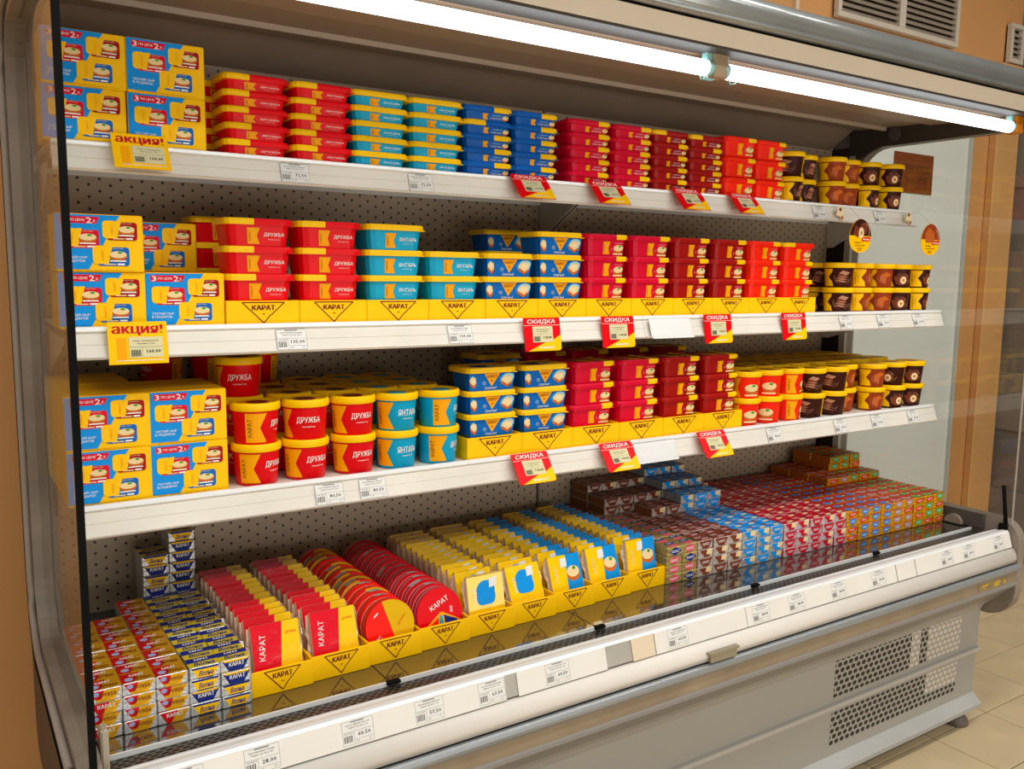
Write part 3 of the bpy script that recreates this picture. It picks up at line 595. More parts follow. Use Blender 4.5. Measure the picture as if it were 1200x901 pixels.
# display trays -----------------------------------------------------
def tray(kind, W, H, D, riser=0):
    g = G(); t = .0022
    g.box(-W/2, W/2, 0, D, 0, t, 'board'); g.cbox(-W/2, W/2, -t, t, 0, H, .0008, 'board')
    for s in (-1, 1):
        x0, x1 = (-W/2, -W/2+t) if s < 0 else (W/2-t, W/2)
        g.extr([(t, 0), (D, 0), (D, H), (t, H)], x0, x1, 'board')
    g.box(-W/2, W/2, D-t, D, 0, H, 'board')
    if riser: g.box(-W/2+t+.001, W/2-t-.001, t+.002, D-t-.002, t, riser, 'board')
    gp = G(); p = Print(gp, lambda x, y, l: (x, -t-l-.0002, y)); w, h0, h1 = .29*W, .93*H, .10*H
    q = [(-w, h0), (w, h0), (.52*w, .56*H), (.46*w, .50*H), (.30*w, .40*H), (.0, h1)]
    for i in range(6): p.line(*q[i], *q[(i+1) % 6], .0019, 'maroon', 1)
    p.text('КАРАТ', 0, .72*H, .31*W, .20*H, 'maroon', 1, .05); p.ell(0, .46*H, .02*W, .025*H, 'caramel', 1, 10)
    KIND[kind] = ('display_tray', 'tray', g.mesh('display_tray'), [('front_print', gp.mesh('front_print'), [])])
tray('tray_mid', .1378, .046, .20, .0405); tray('tray_low', .143, .049, .20, .0435); tray('tray_deck', .1172, .048, .452)

# foil bricks -----------------------------------------------------
BW, BH, BD = .0535, .0218, .0785
def brick(kind, name, body, front, top, side=None, w=BW, h=BH, d=BD):
    g = G(); g.cbox(-w/2, w/2, 0, d, 0, h, .0016, body)
    gp = G(); pf = Print(gp, lambda x, y, l: (x*w, -l-.0001, y*h)); pt = Print(gp, lambda x, y, l: (x*w, y*d, h+l+.0001))
    front(pf); top(pt)
    if side:
        ps = Print(gp, lambda x, y, l: (-w/2-l-.0001, d-x*d, y*h)); ps.rect(.03, .97, .06, .94, side, 1)
        ps = Print(gp, lambda x, y, l: (w/2+l+.0001, x*d, y*h)); ps.rect(.03, .97, .06, .94, side, 1)
    KIND[kind] = (name, 'cheese brick', g.mesh(name), [('paper_wrap', gp.mesh('paper_wrap'), [])])
def dr_front(v):
    def f(p):
        p.poly([(-.44, .96), (.46, .96), (.25, .04), (-.22, .04)], 'goldpaper', 1)
        if v == 0: p.poly([(-.44, .96), (.12, .96), (-.10, .04), (-.22, .04)], 'redpaper', 2); p.text('КАРАТ', .02, .68, .5, .30, 'white', 3, .02)
        else: p.poly([(-.44, .96), (-.02, .96), (-.12, .30), (-.28, .30)], 'redpaper', 2); p.text('ДРУЖБА', .06, .55, .52, .36, 'maroon', 3, .01); p.ell(-.26, .72, .10, .18, 'lilac', 3, 8)
    return f
def dr_top(p):
    p.rect(-.49, .49, .02, .98, 'goldpaper', 1)
    for o in (0, .5):
        p.poly([(-.49, o+.02), (-.12, o+.02), (.10, o+.48), (-.49, o+.48)], 'redpaper', 2); p.text('КАРАТ', .0, o+.34, .42, .11, 'white', 3, .02); p.text('ДРУЖБА', .14, o+.14, .5, .15, 'maroon', 3, .01); p.ell(-.26, o+.16, .13, .09, 'lilac', 3, 8)
def vo_front(v):
    def f(p):
        p.poly([(-.44, .96), (.46, .96), (.25, .04), (-.22, .04)], 'navy', 1)
        if v == 0: p.text('КАРАТ', .03, .62, .5, .34, 'white', 3, .02); p.poly([(-.42, .99), (.44, .99), (.38, .84), (-.36, .84)], 'yellow', 2)
        else: p.poly([(-.40, .80), (.42, .80), (.28, .12), (-.24, .12)], 'yellow', 2); p.text('Волна', .03, .46, .46, .44, 'navy', 3, .03, .3)
    return f
def vo_top(p):
    p.rect(-.49, .49, .02, .98, 'lemonpaper', 1)
    for o in (0, .5):
        p.poly([(-.49, o+.25), (.49, o+.29), (.49, o+.49), (-.49, o+.49)], 'navy', 2); p.text('КАРАТ', .0, o+.39, .44, .10, 'white', 3, .02); p.text('Волна', .02, o+.15, .66, .17, 'navy', 3, .03, .3)
for v in (0, 1):
    brick('druzhba_brick%d' % v, 'red_yellow_cheese_brick', 'foil', dr_front(v), dr_top); brick('volna_brick%d' % v, 'blue_yellow_cheese_brick', 'foil', vo_front(v), vo_top)
def diamonds(v):
    a, b = (('pink', 'navy'), ('navy', 'pink'))[v]
    def f(p):
        p.poly([(-.40, .5), (0, .03), (.40, .5), (0, .98)], a, 1); p.text('КАРАТ', 0, .5, .5, .28, 'white', 2, .01)
    return f
def diamonds_top(p):
    for o in (0, .5):
        p.poly([(-.34, o+.05), (.18, o+.02), (.38, o+.20), (-.12, o+.23)], 'pink', 1); p.poly([(-.30, o+.29), (.22, o+.26), (.42, o+.42), (-.06, o+.47)], 'navy', 1); p.text('КАРАТ', .06, o+.36, .36, .08, 'white', 2, .01)
def trap(col, blob, v, txt=True):
    def f(p):
        if v == 0: p.poly([(-.46, .97), (.46, .97), (.22, .12), (-.18, .12)], col, 1); p.text('КАРАТ', .02, .58, .44, .28, 'white', 2, .01); p.rect(-.03, .14, .06, .18, col, 1)
        else: p.poly([(-.46, .97), (.20, .97), (.26, .15), (-.06, .15)], col, 1); p.poly([(.06, .96), (.44, .96), (.36, .38), (.02, .46)], blob, 2); p.rect(-.16, .20, .16, .30, col, 2)
    return f
def trap_top(col, blob, dark):
    def f(p):
        p.rect(-.49, .49, .02, .98, col, 1)
        for o in (0, .5): p.poly([(-.1, o+.06), (.34, o+.10), (.42, o+.22), (.0, o+.22)], blob, 2); p.text('КАРАТ', -.05, o+.34, .5, .10, 'white', 2, .0); p.poly([(-.49, o+.26), (-.30, o+.26), (-.36, o+.46), (-.49, o+.46)], dark, 2)
    return f
def shield(col, v):
    def f(p):
        if v == 0: p.poly([(-.28, .92), (.36, .92), (.30, .40), (.04, .12), (-.24, .42)], col, 1); p.rect(-.14, .20, .50, .66, 'palesky', 2); p.rect(-.40, .44, .93, .98, 'red', 1)
        else: p.poly([(-.34, .66), (.42, .80), (.36, .34), (-.30, .20)], 'red', 1); p.text('КАРАТ', .02, .5, .48, .22, 'white', 2, .01); p.poly([(-.1, .98), (.3, .98), (.2, .84), (-.06, .84)], col, 2)
    return f
def shield_top(col):
    def f(p):
        p.rect(-.49, .49, .02, .98, 'caramel', 1)
        for o in (0, .5): p.rect(-.46, .46, o+.34, o+.44, 'red', 2); p.ell(-.06, o+.18, .30, .13, col, 2, 10); p.poly([(.2, o+.10), (.44, o+.12), (.42, o+.20), (.26, o+.20)], 'cream', 2)
    return f
for v in (0, 1):
    brick('gold_brick%d' % v, 'gold_cheese_brick', 'goldfoil', diamonds(v), diamonds_top)
    brick('brown_brick%d' % v, 'brown_cheese_brick', 'beigefoil', trap('milk', 'cream', v), trap_top('milk', 'dustyrose', 'chocolate'), 'brownside')
    brick('blue_brick%d' % v, 'blue_cheese_brick', 'foil', trap('lightblue', 'cream', v), trap_top('lightblue', 'cheese', 'caramel'), 'greyside')
    brick('pink_brick%d' % v, 'pink_cheese_brick', 'rosefoil', trap('rimred', 'cream', v), trap_top('rimred', 'cheese', 'maroon'), 'rimred')
    brick('peri_brick%d' % v, 'gold_blue_cheese_brick', 'orangefoil', shield('peri', v), shield_top('peri'), 'rustside')
    brick('rose_brick%d' % v, 'gold_rose_cheese_brick', 'orangefoil', shield('dustyrose', v), shield_top('dustyrose'), 'rustside')
    brick('green_brick%d' % v, 'gold_green_cheese_brick', 'orangefoil', shield('grass', v), shield_top('grass'), 'rustside')

# slice packs, round boxes -----------------------------------------
def pack(kind, name, face, W=.091, H=.110, T=.016):
    """upright film pack of slices, front toward -Y, crimped film fins at both side edges"""
    g = G(); g.loft([rr(W-.004, T-.004, .003, 1, 0), rr(W, T, .004, 1, .004), rr(W, T, .004, 1, H-.004), rr(W-.004, T-.004, .003, 1, H)], 'cheese')
    fins = []
    for s in (-1, 1):
        gf = G()
        n = 7; pts = []
        for k in range(n): z = .004+(H-.008)*k/(n-1); pts.append((s*(W/2+.001), random.uniform(-.003, .003), z)); pts.append((s*(W/2+random.uniform(.004, .009)), random.uniform(-.005, .006), z+random.uniform(-.003, .003)))
        gf.add(pts, [(2*i, 2*i+1, 2*i+3, 2*i+2) for i in range(n-1)], 'film'); fins.append(('film_edge', gf.mesh('film_edge'), []))
    gp = G(); p = Print(gp, lambda x, y, l: (x*W, -T/2-l-.0003, y*H)); q = Print(gp, lambda x, y, l: (x*W, -T/2+y*T, H+l+.0002)); face(p, q)
    KIND[kind] = (name, 'cheese slices', g.mesh(name), fins+[('label_print', gp.mesh('label_print'), [])])
def face_red(p, q):
    p.rect(-.5, .5, .0, 1, 'wrapred', 1); p.poly([(.02, 0), (.5, 0), (.5, 1), (.16, 1)], 'wrapyellow', 2); p.g.add([p.fn(-.29-(gy-.5)*.12+(gx-.5)*.05, .62+(gx-.5)*.42, .0006) for gx, gy in glyphs('КАРАТ', .012, 0)[0]], glyphs('КАРАТ', .012, 0)[1], 'white'); p.text('ДРУЖБА', .32, .80, .24, .05, 'red', 3, .006)
    q.rect(-.5, .5, .0, .30, 'wrapred', 1); q.rect(.16, .42, .0, .8, 'wrapyellow', 2)
def face_dome(p, q):
    p.rect(-.5, .5, 0, 1, 'wrapyellow', 1); p.ell(.0, .70, .26, .20, 'lightblue', 2, 16); p.rrect(-.26, .26, .42, .74, .12, 'lightblue', 3)
    p.g.add([p.fn(-.30-(gy-.5)*.09, .62+(gx-.5)*.30, .001) for gx, gy in glyphs('КАРАТ', .006, 0)[0]], glyphs('КАРАТ', .006, 0)[1], 'white'); p.poly([(.10, .74), (.30, .76), (.31, .95), (.11, .93)], 'paper', 4); q.rect(-.5, .5, 0, 1, 'wrapyellow', 1)
def face_bread(p, q):
    p.rect(-.5, .5, 0, 1, 'wrapyellow', 1); p.poly([(-.02, 0), (.5, 0), (.5, 1), (.06, 1)], 'wrapblue', 2); p.bread(.23, .60, .42, .34, 3); p.poly([(-.14, .74), (.06, .76), (.07, .95), (-.13, .93)], 'paper', 4); p.g.add([p.fn(-.30-(gy-.5)*.10, .62+(gx-.5)*.36, .0006) for gx, gy in glyphs('КАРАТ', .006, 0)[0]], glyphs('КАРАТ', .006, 0)[1], 'cream')
    q.rect(-.5, .5, 0, 1, 'wrapyellow', 1); q.rect(.06, .5, 0, 1, 'wrapblue', 2)
pack('slices_red', 'red_yellow_slice_pack', face_red); pack('slices_dome', 'yellow_slice_pack', face_dome); pack('slices_bread', 'blue_yellow_slice_pack', face_bread)
def disc(kind, name, face, base, sticker):
    R, T = .0545, .0235
    def ring(r, y, n=32): return [(r*math.cos(2*math.pi*k/n), y, R+r*math.sin(2*math.pi*k/n)) for k in range(n)]
    g = G(); g.loft([ring(R-.001, T/2), ring(R, T/2-.001), ring(R, -T/2+.001), ring(R-.001, -T/2)], base)
    gp = G(); face(Print(gp, lambda x, y, l: (x*R, -T/2-l-.0002, R+y*R)))
    gr = G()
    for y, m, wd in ((.0095, 'white', .0010), (-.004, 'white', .0007)) if base == 'rimred' else ((.0095, 'white', .0010), (-.002, 'orange', .0006)):
        gr.loft([ring(R+.0003, y+wd), ring(R+.0003, y-wd)], m, False, False)
    b = Print(gr, lambda x, y, l: ((R+.0006+l)*math.sin(x/R+sticker), y, R+(R+.0006+l)*math.cos(x/R+sticker)), .006)
    if sticker < 3:
        b.poly([(-.014, -.009), (.010, -.009), (.010, .007), (-.014, .007)], 'paper', 1)
        for k in range(6): b.rect(-.012+.0036*k, -.0105+.0036*k, -.007, .005, 'ink', 2)
    else: b.poly([(-.05, -.009), (-.035, -.009), (-.035, .003), (-.05, .003)], 'orange', 1)
    KIND[kind] = (name, 'cheese box', g.mesh(name), [('face_print', gp.mesh('face_print'), []), ('rim_print', gr.mesh('rim_print'), [])])
def face_half(p, turn=0):
    C_ = [(.985*math.cos(2*math.pi*k/32), .985*math.sin(2*math.pi*k/32)) for k in range(32)]; t = math.radians(17+turn); c, d = math.cos(t), math.sin(t)
    rot = [(x*c+y*d, -x*d+y*c) for x, y in C_]; half = clip(rot, .02, 1)
    p.poly(C_, 'brightred', 1); p.poly([(x*c-y*d, x*d+y*c) for x, y in half], 'gold', 2)
    p.text('ДРУЖБА', .46, .18, .5, .09, 'red', 3, .01, 0, math.radians(48)); p.text('КАРАТ', -.26, -.52, .72, .17, 'white', 3, .014, 0, math.radians(142)); p.poly([(-.66, .40), (-.58, .52), (-.44, .60), (-.50, .50)], 'white', 3)
def face_full(p):
    p.ell(0, 0, .985, .985, 'red', 1, 28); p.text('КАРАТ', .0, .40, .86, .20, 'white', 2, .014, 0, math.radians(24)); p.rect(.46, .49, -.02, .22, 'white', 2); p.rect(.53, .55, -.04, .20, 'white', 2)
    p.poly([(-.70, -.48), (.03, .06), (.12, .04), (.84, -.34), (.60, -.74), (-.45, -.86)], 'orange', 2); p.poly([(-.60, -.50), (-.06, -.12), (-.14, -.86), (-.44, -.84)], 'brightred', 3); p.poly([(-.02, -.08), (.10, -.08), (.16, -.84), (-.08, -.86)], 'teal', 4); p.poly([(.16, -.06), (.76, -.34), (.58, -.70), (.24, -.82)], 'navy', 3)
for v, a in enumerate((-.35, .05, -.75, 3.2)):
    disc('disc_half%d' % v, 'round_cheese_box', (lambda q, v=v: face_half(q, (165, 250, 120, 0)[v])), 'p_red', a); disc('disc_full%d' % v, 'round_cheese_box', face_full, 'rimred', a)
S1P = .2215
# ------------------------------------------------------------------ goods on the shelves
def jit(a): return random.uniform(-a, a)
def stack(kind, xc, yc, z, n, pitch, desc, where, group, rots=None, alt={}, r=.02, lift=0.0):
    for k in range(n):
        kk = alt.get(k, kind)
        lab = f'{desc}, {tier(k, n)} of {where}'
        inst(kk, xc+jit(.0010), yc+jit(.0012), z+.0007+lift+k*pitch, lab, group, (rots[k] if rots else 0)+jit(r))
TD = .098; P1, P2, PR, PC = .0308, .0517, .0781, .0722
g1 = 'flat tubs on the top shelf'
yc = .1405+TD/2
for i, (kd, x, ds) in enumerate((('druzhba_flat', .368, 'red rectangular cheese tub'), ('druzhba_flat', .503, 'red rectangular cheese tub'), ('yantar_flat', .632, 'turquoise tub with yellow lid'), ('yantar_flat', .767, 'turquoise tub with yellow lid'),
        ('blue_flat', .900, 'blue flat cheese tub'), ('blue_flat', 1.031, 'blue flat cheese tub'), ('magenta_flat', 1.195, 'crimson flat cheese tub'), ('magenta_flat', 1.332, 'crimson flat cheese tub'), ('darkred_flat', 1.463, 'maroon flat cheese tub'), ('darkred_flat', 1.594, 'maroon flat cheese tub'))):
    alt = {4: 'darkred_flat_turned'} if kd == 'darkred_flat' else ({3: 'blue_flat_turned'} if i == 4 else {})
    stack(kd, x, yc, S1P, 5, P1, ds, f'{ORD[i % 2+1]} {ds.split()[0]} stack, top shelf', g1, alt=alt, r=.03)
stack('druzhba_flat', .330, yc+.105, S1P, 5, P1, 'red rectangular cheese tub', 'shaded stack behind the red ones, top shelf', g1)
for i, x in enumerate((1.726, 1.853)): stack('brightred', x, yc-.003, S1P, 3, .0555, 'scarlet rectangular cheese tub', f'{ORD[i+1]} scarlet stack, top shelf', 'scarlet tubs on the top shelf', r=.04)
CN = {'cup_choc': 'chocolate cup with yellow lid', 'cup_caramel': 'caramel brown cup with yellow lid', 'cup_nut': 'hazelnut chocolate cup with yellow lid'}
def cups(xs, y, z, sh, n=2, rots=None, dy=None, row=''):
    for i, (kd, x) in enumerate(xs):
        rr_ = [random.uniform(-.22, .22)+random.choice((-2.2, -2.2, -2.2, -1.55, -2.85)) for _ in range(n)]
        s = KIND[kd]; first = ORD[1+sum(1 for q in xs[:i] if q[0] == kd)]
        stack(kd, x, y+(dy[i] if dy else 0), z, n, PC, CN[kd], f'{first} {kd[4:].replace("choc", "chocolate").replace("nut", "hazelnut")} stack{row}, {sh} shelf', f'dessert cups on the {sh} shelf', rr_)
XS = lambda a: list(zip(('cup_choc', 'cup_choc', 'cup_caramel', 'cup_caramel', 'cup_nut', 'cup_nut'), a))
cups(XS((1.962, 2.056, 2.160, 2.254, 2.352, 2.450)), .172, S1P, 'top', dy=[0, .03, 0, .02, .01, -.004])
cups(XS((1.985, 2.060, 2.155, 2.255, 2.352, 2.449))[1:], .050, S2Z, 'middle', dy=[.0, .005, 0, .004, 0])
cups([('cup_choc', 1.985)], .158, S2Z, 'middle', row=' set back')
cups([('cup_choc', 2.085)], .158, S2Z, 'middle', row=' set back second')
# middle shelf: trays with tubs
for k in range(12):
    inst('tray_mid', .264+.069+.1388*k, .022+.0004*k, S2Z+.0002, f'yellow cardboard tray with logo triangle, {ORD[k+1]} from left on middle shelf', 'yellow trays on the middle shelf')
mid = [('druzhba', 4, 'red rectangular tub'), ('druzhba', 4, 'red rectangular tub'), ('yantar', 4, 'turquoise rectangular tub'), ('yantar', 3, 'turquoise rectangular tub'), ('karat', 3, 'blue tub with bread picture'), ('karat', 4, 'blue tub with bread picture'),
       ('magenta', 4, 'crimson rectangular tub'), ('magenta', 4, 'crimson rectangular tub'), ('darkred', 4, 'maroon rectangular tub'), ('darkred', 4, 'maroon rectangular tub'), ('brightred', 4, 'scarlet rectangular tub'), ('brightred', 4, 'scarlet rectangular tub')]
cnt = {}
for k, (kd, n, ds) in enumerate(mid):
    i = cnt[kd] = cnt.get(kd, 0)+1; x = .264+.069+.1388*k
    stack(kd, x, .026+.003+TD/2, S2Z, n-1, P2-.0005, ds, f'{ORD[i]} {ds.split()[0]} stack, middle shelf', 'tubs in the middle shelf trays', lift=.0412, alt={2: 'brightred_turned'} if k == 11 else {}, r=.025)
for k in (0, 5):
    kd, n, ds = mid[k]; stack(kd, .264+.069+.1388*k-.008, .237+TD/2, S2Z, n, P2, ds, f'{ds.split()[0]} stack set back behind, middle shelf', 'tubs behind the middle shelf trays')
# lower shelf: trays, rectangular tubs, round tubs
for k in range(6):
    inst('tray_low', .771+.0718+.1437*k, .016, S3Z+.0002, f'yellow cardboard tray with logo triangle, {ORD[k+1]} from left on lower shelf', 'yellow trays on the lower shelf')
low = [('karat', 'blue tub with bread picture'), ('karat', 'blue tub with bread picture'), ('magenta', 'crimson rectangular tub'), ('magenta', 'crimson rectangular tub'), ('darkred', 'maroon rectangular tub'), ('darkred', 'maroon rectangular tub')]
for k, (kd, ds) in enumerate(low):
    for rw, (y, nm) in enumerate(((.023+TD/2, 'front row'), (.222+TD/2, 'back row'))):
        if rw and k in (0,): continue
        stack(kd, .771+.0718+.1437*k+.002*rw, y, S3Z, 4 if rw else 3, P2-.0004, ds, f'{ORD[k % 2+1]} {ds.split()[0]} stack, {nm}, lower shelf', 'tubs in the lower shelf trays', lift=0 if rw else .0442, r=.03)
RD = [('round_druzhba', .322), ('round_druzhba', .421), ('round_druzhba', .522), ('round_yantar', .6195), ('round_yantar', .7185)]
rots0 = {0: (-1.3, -1.0), 1: (-1.71, -2.16), 2: (-1.81, -1.86), 3: (-1.80, -1.75), 4: (-1.2, -.95)}
names = ['first', 'second', 'third']
for rw in range(4):
    for i, (kd, x) in enumerate(RD):
        if rw == 3 and i in (3,): kd = 'round_yantar'
        n = 3 if (i, rw) in ((0, 1), (0, 3), (1, 3)) else 2
        col = 'red' if kd == 'round_druzhba' else 'turquoise'; ci = i if col == 'red' else i-3
        rz = [rots0[i][k] for k in (0, 1)] if rw == 0 else [random.uniform(-.9, .9) for _ in range(3)]
        if (i, rw) == (0, 1): rz[2] = -2.2
        if rw: x += .001*jit(1)
        stack(kd, x, .053+.1*rw, S3Z, n, PR, f'round {col} cheese tub with yellow lid', f'{names[ci]} {col} stack, {ORD[rw+1]} row, lower shelf', 'round tubs on the lower shelf', rz)
stack('round_druzhba', .218, .372, S3Z, 3, PR, 'round red cheese tub with yellow lid', 'dim stack behind the cartons, lower shelf', 'round tubs on the lower shelf', [.3, -.4, .1])
for rw in range(3):
    for i, x in enumerate((1.6805, 1.7695, 1.8590)):
        stack('round_scarlet', x, .050+.1*rw, S3Z, 2, .0735, 'round scarlet cheese tub with yellow lid', f'{names[i]} scarlet stack, {ORD[rw+1]} row, lower shelf', 'round scarlet tubs on the lower shelf', [random.choice((-1.4, -2.6, -2.2))+jit(.25) for _ in range(2)])
cups(XS((1.955, 2.058, 2.146, 2.246, 2.350, 2.449)), .050, S3Z, 'lower', dy=[0, .0, .034, 0, 0, 0])
for rw in (1, 2, 3): cups(XS((1.952, 2.049, 2.149, 2.249, 2.349, 2.447)), .085+.0978*rw, S3Z, 'lower', row=f' in {ORD[rw+1]} row')
# gift cartons
def cart(x, yf, z, where, rz=0): inst('carton', x, yf+.0443, z+.0007, f'blue and yellow gift carton, {where}', 'gift cartons', rz)
for k in range(2):
    t = ('bottom', 'top')[k]
    cart(.060+.003*k, .1345, S1P+.0953*k, f'{t} of left pair, top shelf', jit(.01)); cart(.199, .1325, S1P+.0953*k, f'{t} of right pair, top shelf', jit(.01))
    cart(.0585-.001*k, .016-.004*k, S2Z+.0953*k, f'{t} of left pair, middle shelf', .0)
cart(.195, .024, S2Z, 'front one beside the red tubs, middle shelf'); cart(.192, .115, S2Z, 'lower one set back, middle shelf'); cart(.190, .21, S2Z, 'lowest at the back, middle shelf'); cart(.192, .205, S2Z+.0953, 'raised one set back, middle shelf')
for rw in range(4):
    for k in range(2):
        t = ('bottom', 'top')[k]; rn = ('front row', 'second row', 'third row', 'back row')[rw]
        cart(.0585+.0005*k+jit(.0006), .018+.0895*rw, S3Z+.0953*k, f'{t} layer, {rn} of left pair, lower shelf', jit(.006))
        if rw < 2: cart(.192+jit(.001), .020+.0895*rw, S3Z+.0953*k, f'{t} layer, {rn} of right pair, lower shelf', jit(.006))
# deck: yellow trays with slice packs and round boxes
DZ = -.769
TX = lambda k: .258+.0588+.1176*k
TY = lambda k: -.095+.0066*k
for k in range(9): inst('tray_deck', TX(k), TY(k)+.0024, DZ+.0002, f'yellow cardboard tray with logo triangle, {ORD[k+1]} from left on the deck', 'yellow trays on the deck')
spec = {0: ('slices_red', 12, 'red and yellow cheese slice pack'), 1: ('slices_red', 12, 'red and yellow cheese slice pack'), 4: ('slices_dome', 13, 'yellow cheese slice pack'), 5: ('slices_dome', 12, 'yellow cheese slice pack'),
        6: ('slices_bread', 11, 'blue and yellow cheese slice pack'), 7: ('slices_bread', 14, 'blue and yellow cheese slice pack'), 8: ('slices_bread', 14, 'blue and yellow cheese slice pack')}
for k, (kd, n, ds) in spec.items():
    y = TY(k)+.022; step = (.385)/n
    for i in range(n):
        clump = (i in (3, 4, 8)) and kd == 'slices_red'
        lean = -.34 + (.05 if clump else 0) + jit(.02)
        if kd == 'slices_dome' and i == 0: lean = -.20 if k == 4 else -.42
        if k == 8 and i == 0: lean = -.2
        wherey = 'front of the row' if i == 0 else ('rearmost of the row' if i == n-1 else f'{ORD[i+1]} from front')
        inst(kd, TX(k)+jit(.0012), y+i*step+(.006 if i else 0), DZ+.0062+.0028, f'{ds}, {wherey} in {ORD[k+1]} deck tray', 'cheese slice packs on the deck', jit(.025), lean)
for k, kd, ds in ((2, 'disc_half', 'round red and yellow cheese box'), (3, 'disc_full', 'round red cheese box')):
    for i in range(15):
        wherey = 'front of the row' if i == 0 else ('rearmost of the row' if i == 14 else f'{ORD[i+1]} from front')
        inst(kd+str(random.choice((0, 1, 2, 0, 1, 2, 3) if i > 1 else (0, 1)) if i else 3), TX(k)+jit(.0004), TY(k)+.0265+i*.0272, DZ+.0055, f'{ds}, {wherey} in {ORD[k+1]} deck tray', 'round cheese boxes on the deck', jit(.004), -.19)
# foil bricks, left block
def bricks(kinds, x, y, z, n, h, ds, where):
    pass
colr = [('druzhba', 4), ('druzhba', 4), ('druzhba', 5), ('volna', 6), ('volna', 6)]
for c, (kd, rows) in enumerate(colr):
    ds = 'red and yellow foil cheese brick' if kd == 'druzhba' else 'blue and yellow foil cheese brick'; cn = ORD[c+1]
    for rw in range(rows):
        n = 4+({3: 4, 4: 6}.get(c, 0) if rw == 5 else 0)
        for l in range(n):
            v = random.randint(0, 1)
            inst(f'{kd}_brick{v}', -.0110+.0535*c+BW/2+jit(.0012), -.105+.0792*rw+jit(.002), DZ+.0003+BH*1.003*l, f'{ds}, {ORD[l+1]} layer, {ORD[rw+1]} row back, {cn} column', 'foil bricks at the left of the deck', jit(.02))
# foil bricks, right block
HS = .0237/BH
right = [('gold', 2, 'gold foil cheese brick with diamonds'), ('brown', 3, 'brown foil cheese brick'), ('blue', 3, 'blue foil cheese brick'), ('pink', 5, 'crimson and pink foil cheese brick'), ('peri', 4, 'gold cheese brick with blue label'), ('rose', 2, 'gold cheese brick with rose label'), ('green', 3, 'gold cheese brick with green label')]
c0 = 0
def put(kd, X, Y, l, ds, rw, c):
    o = inst(f'{kd}_brick{random.randint(0, 1)}', X+jit(.0008), Y+jit(.002), DZ+.0003+.0238*l, f'{ds}, {ORD[l+1]} layer, {ORD[rw+1]} row back, {ORD[c+1]} column', f'{ds.split(" cheese")[0]} bricks', jit(.012)); o.scale = (.985, .985, HS)
for kd, nc, ds in right:
    for c in range(nc):
        C_ = c0+c; X = 1.315+.0535*C_+BW/2; yf = -.0475-.0013*C_
        for rw in range(6):
            n = 4
            if kd == 'blue': n += {3: 2, 4: 3, 5: 4}.get(rw, 0)
            if kd == 'brown': n += {3: 1 if c else 0, 4: 2, 5: 3}.get(rw, 0)
            if kd == 'gold' and c == 1: n += {4: 2, 5: 3}.get(rw, 0)
            if kd == 'green': n += {3: 1, 4: 3, 5: 3}.get(rw, 0)
            if kd == 'rose': n += 1 if rw > 2 else 0
            if kd == 'pink' and c == 1 and rw == 5: n += 1
            for l in range(n):
                k2, d2 = kd, ds
                if kd == 'gold' and l >= 4: k2, d2 = 'brown', 'brown foil cheese brick'
                if kd == 'peri' and rw > 3 and c > 1: k2, d2 = 'rose', 'gold cheese brick with rose label'
                cc = c
                if kd == 'gold' and l >= 4: cc = 5
                if kd == 'peri' and k2 == 'rose': cc = 4+c
                put(k2, X, yf+.0785*rw, l, d2, rw, cc)
    c0 += nc

# ------------------------------------------------------------------ price tags, promotion holders, wobblers
def price_tag(price, line1, line2, x, y, z, label, rx, rz=0):
    key = 'tag_'+price+line1
    if key not in KIND:
        g = G(); g.cbox(-.029, .029, -.0006, .0003, -.040, 0, .0002, 'paper'); gp = G(); p = Print(gp, lambda a, b, l: (a, -.0007-l, b))
        for a in ((-.028, -.0395, .028, -.0395), (-.028, -.0008, .028, -.0008), (-.028, -.018, .028, -.018), (-.0075, -.018, -.0075, -.0385), (-.0075, -.032, .028, -.032)): p.line(*a, .0005, 'greyink', 1)
        for a in ((.0283, -.0395, .0283, -.0008), (-.0283, -.0395, -.0283, -.0008)): p.line(*a, .0005, 'greyink', 1)
        p.rect(-.012, .012, -.0035, -.0016, 'greyink', 1)
        p.text(line1, 0, -.0072, .044, .0028, 'ink', 1, .01); p.text(line2, .001, -.0118, .036, .0026, 'ink', 1, .01); p.text(price, .011, -.025, .0265 if len(price) > 5 else .023, .0072, 'ink', 1, .018)
        p.text('шт', -.001, -.0352, .005, .0022, 'greyink', 1, .01); p.text('кг', .021, -.0352, .004, .0022, 'greyink', 1, .01)
        xx = -.0265
        for k in range(8):
            wd = (.0006, .0011, .0006, .0014)[k % 4]; p.rect(xx, xx+wd, -.0350, -.0240, 'ink', 1); xx += wd+.0011
        p.text('N 0071', -.017, -.0207, .015, .002, 'ink', 1, .01)
        KIND[key] = ('price_tag', 'price tag', g.mesh('price_tag'), [('print', gp.mesh('tag_print'), [])])
    return inst(key, x, y, z, label, 'paper price tags', rz, rx)
SYR = 'Сыр плавленый'
for x, pr, l1, l2, w in ((.430, '72,50', SYR+' "Дружба"', 'Карат п/у 45%, 220г', 'under the second red stack'), (.708, '72,50', SYR+' "Янтарь"', 'Карат п/у 60%, 220г', 'under the turquoise stacks'), (2.035, '65,00', SYR+' шок.', 'Карат 30%, 230г', 'under the chocolate cups'), (2.330, '65,00', SYR+' шок.', 'Карат 30%, 230г', 'under the hazelnut cups')):
    price_tag(pr, l1, l2, x, S1Y-.0045, S1Z-.0065, f'white paper price tag {w}, top shelf rail', -.36)
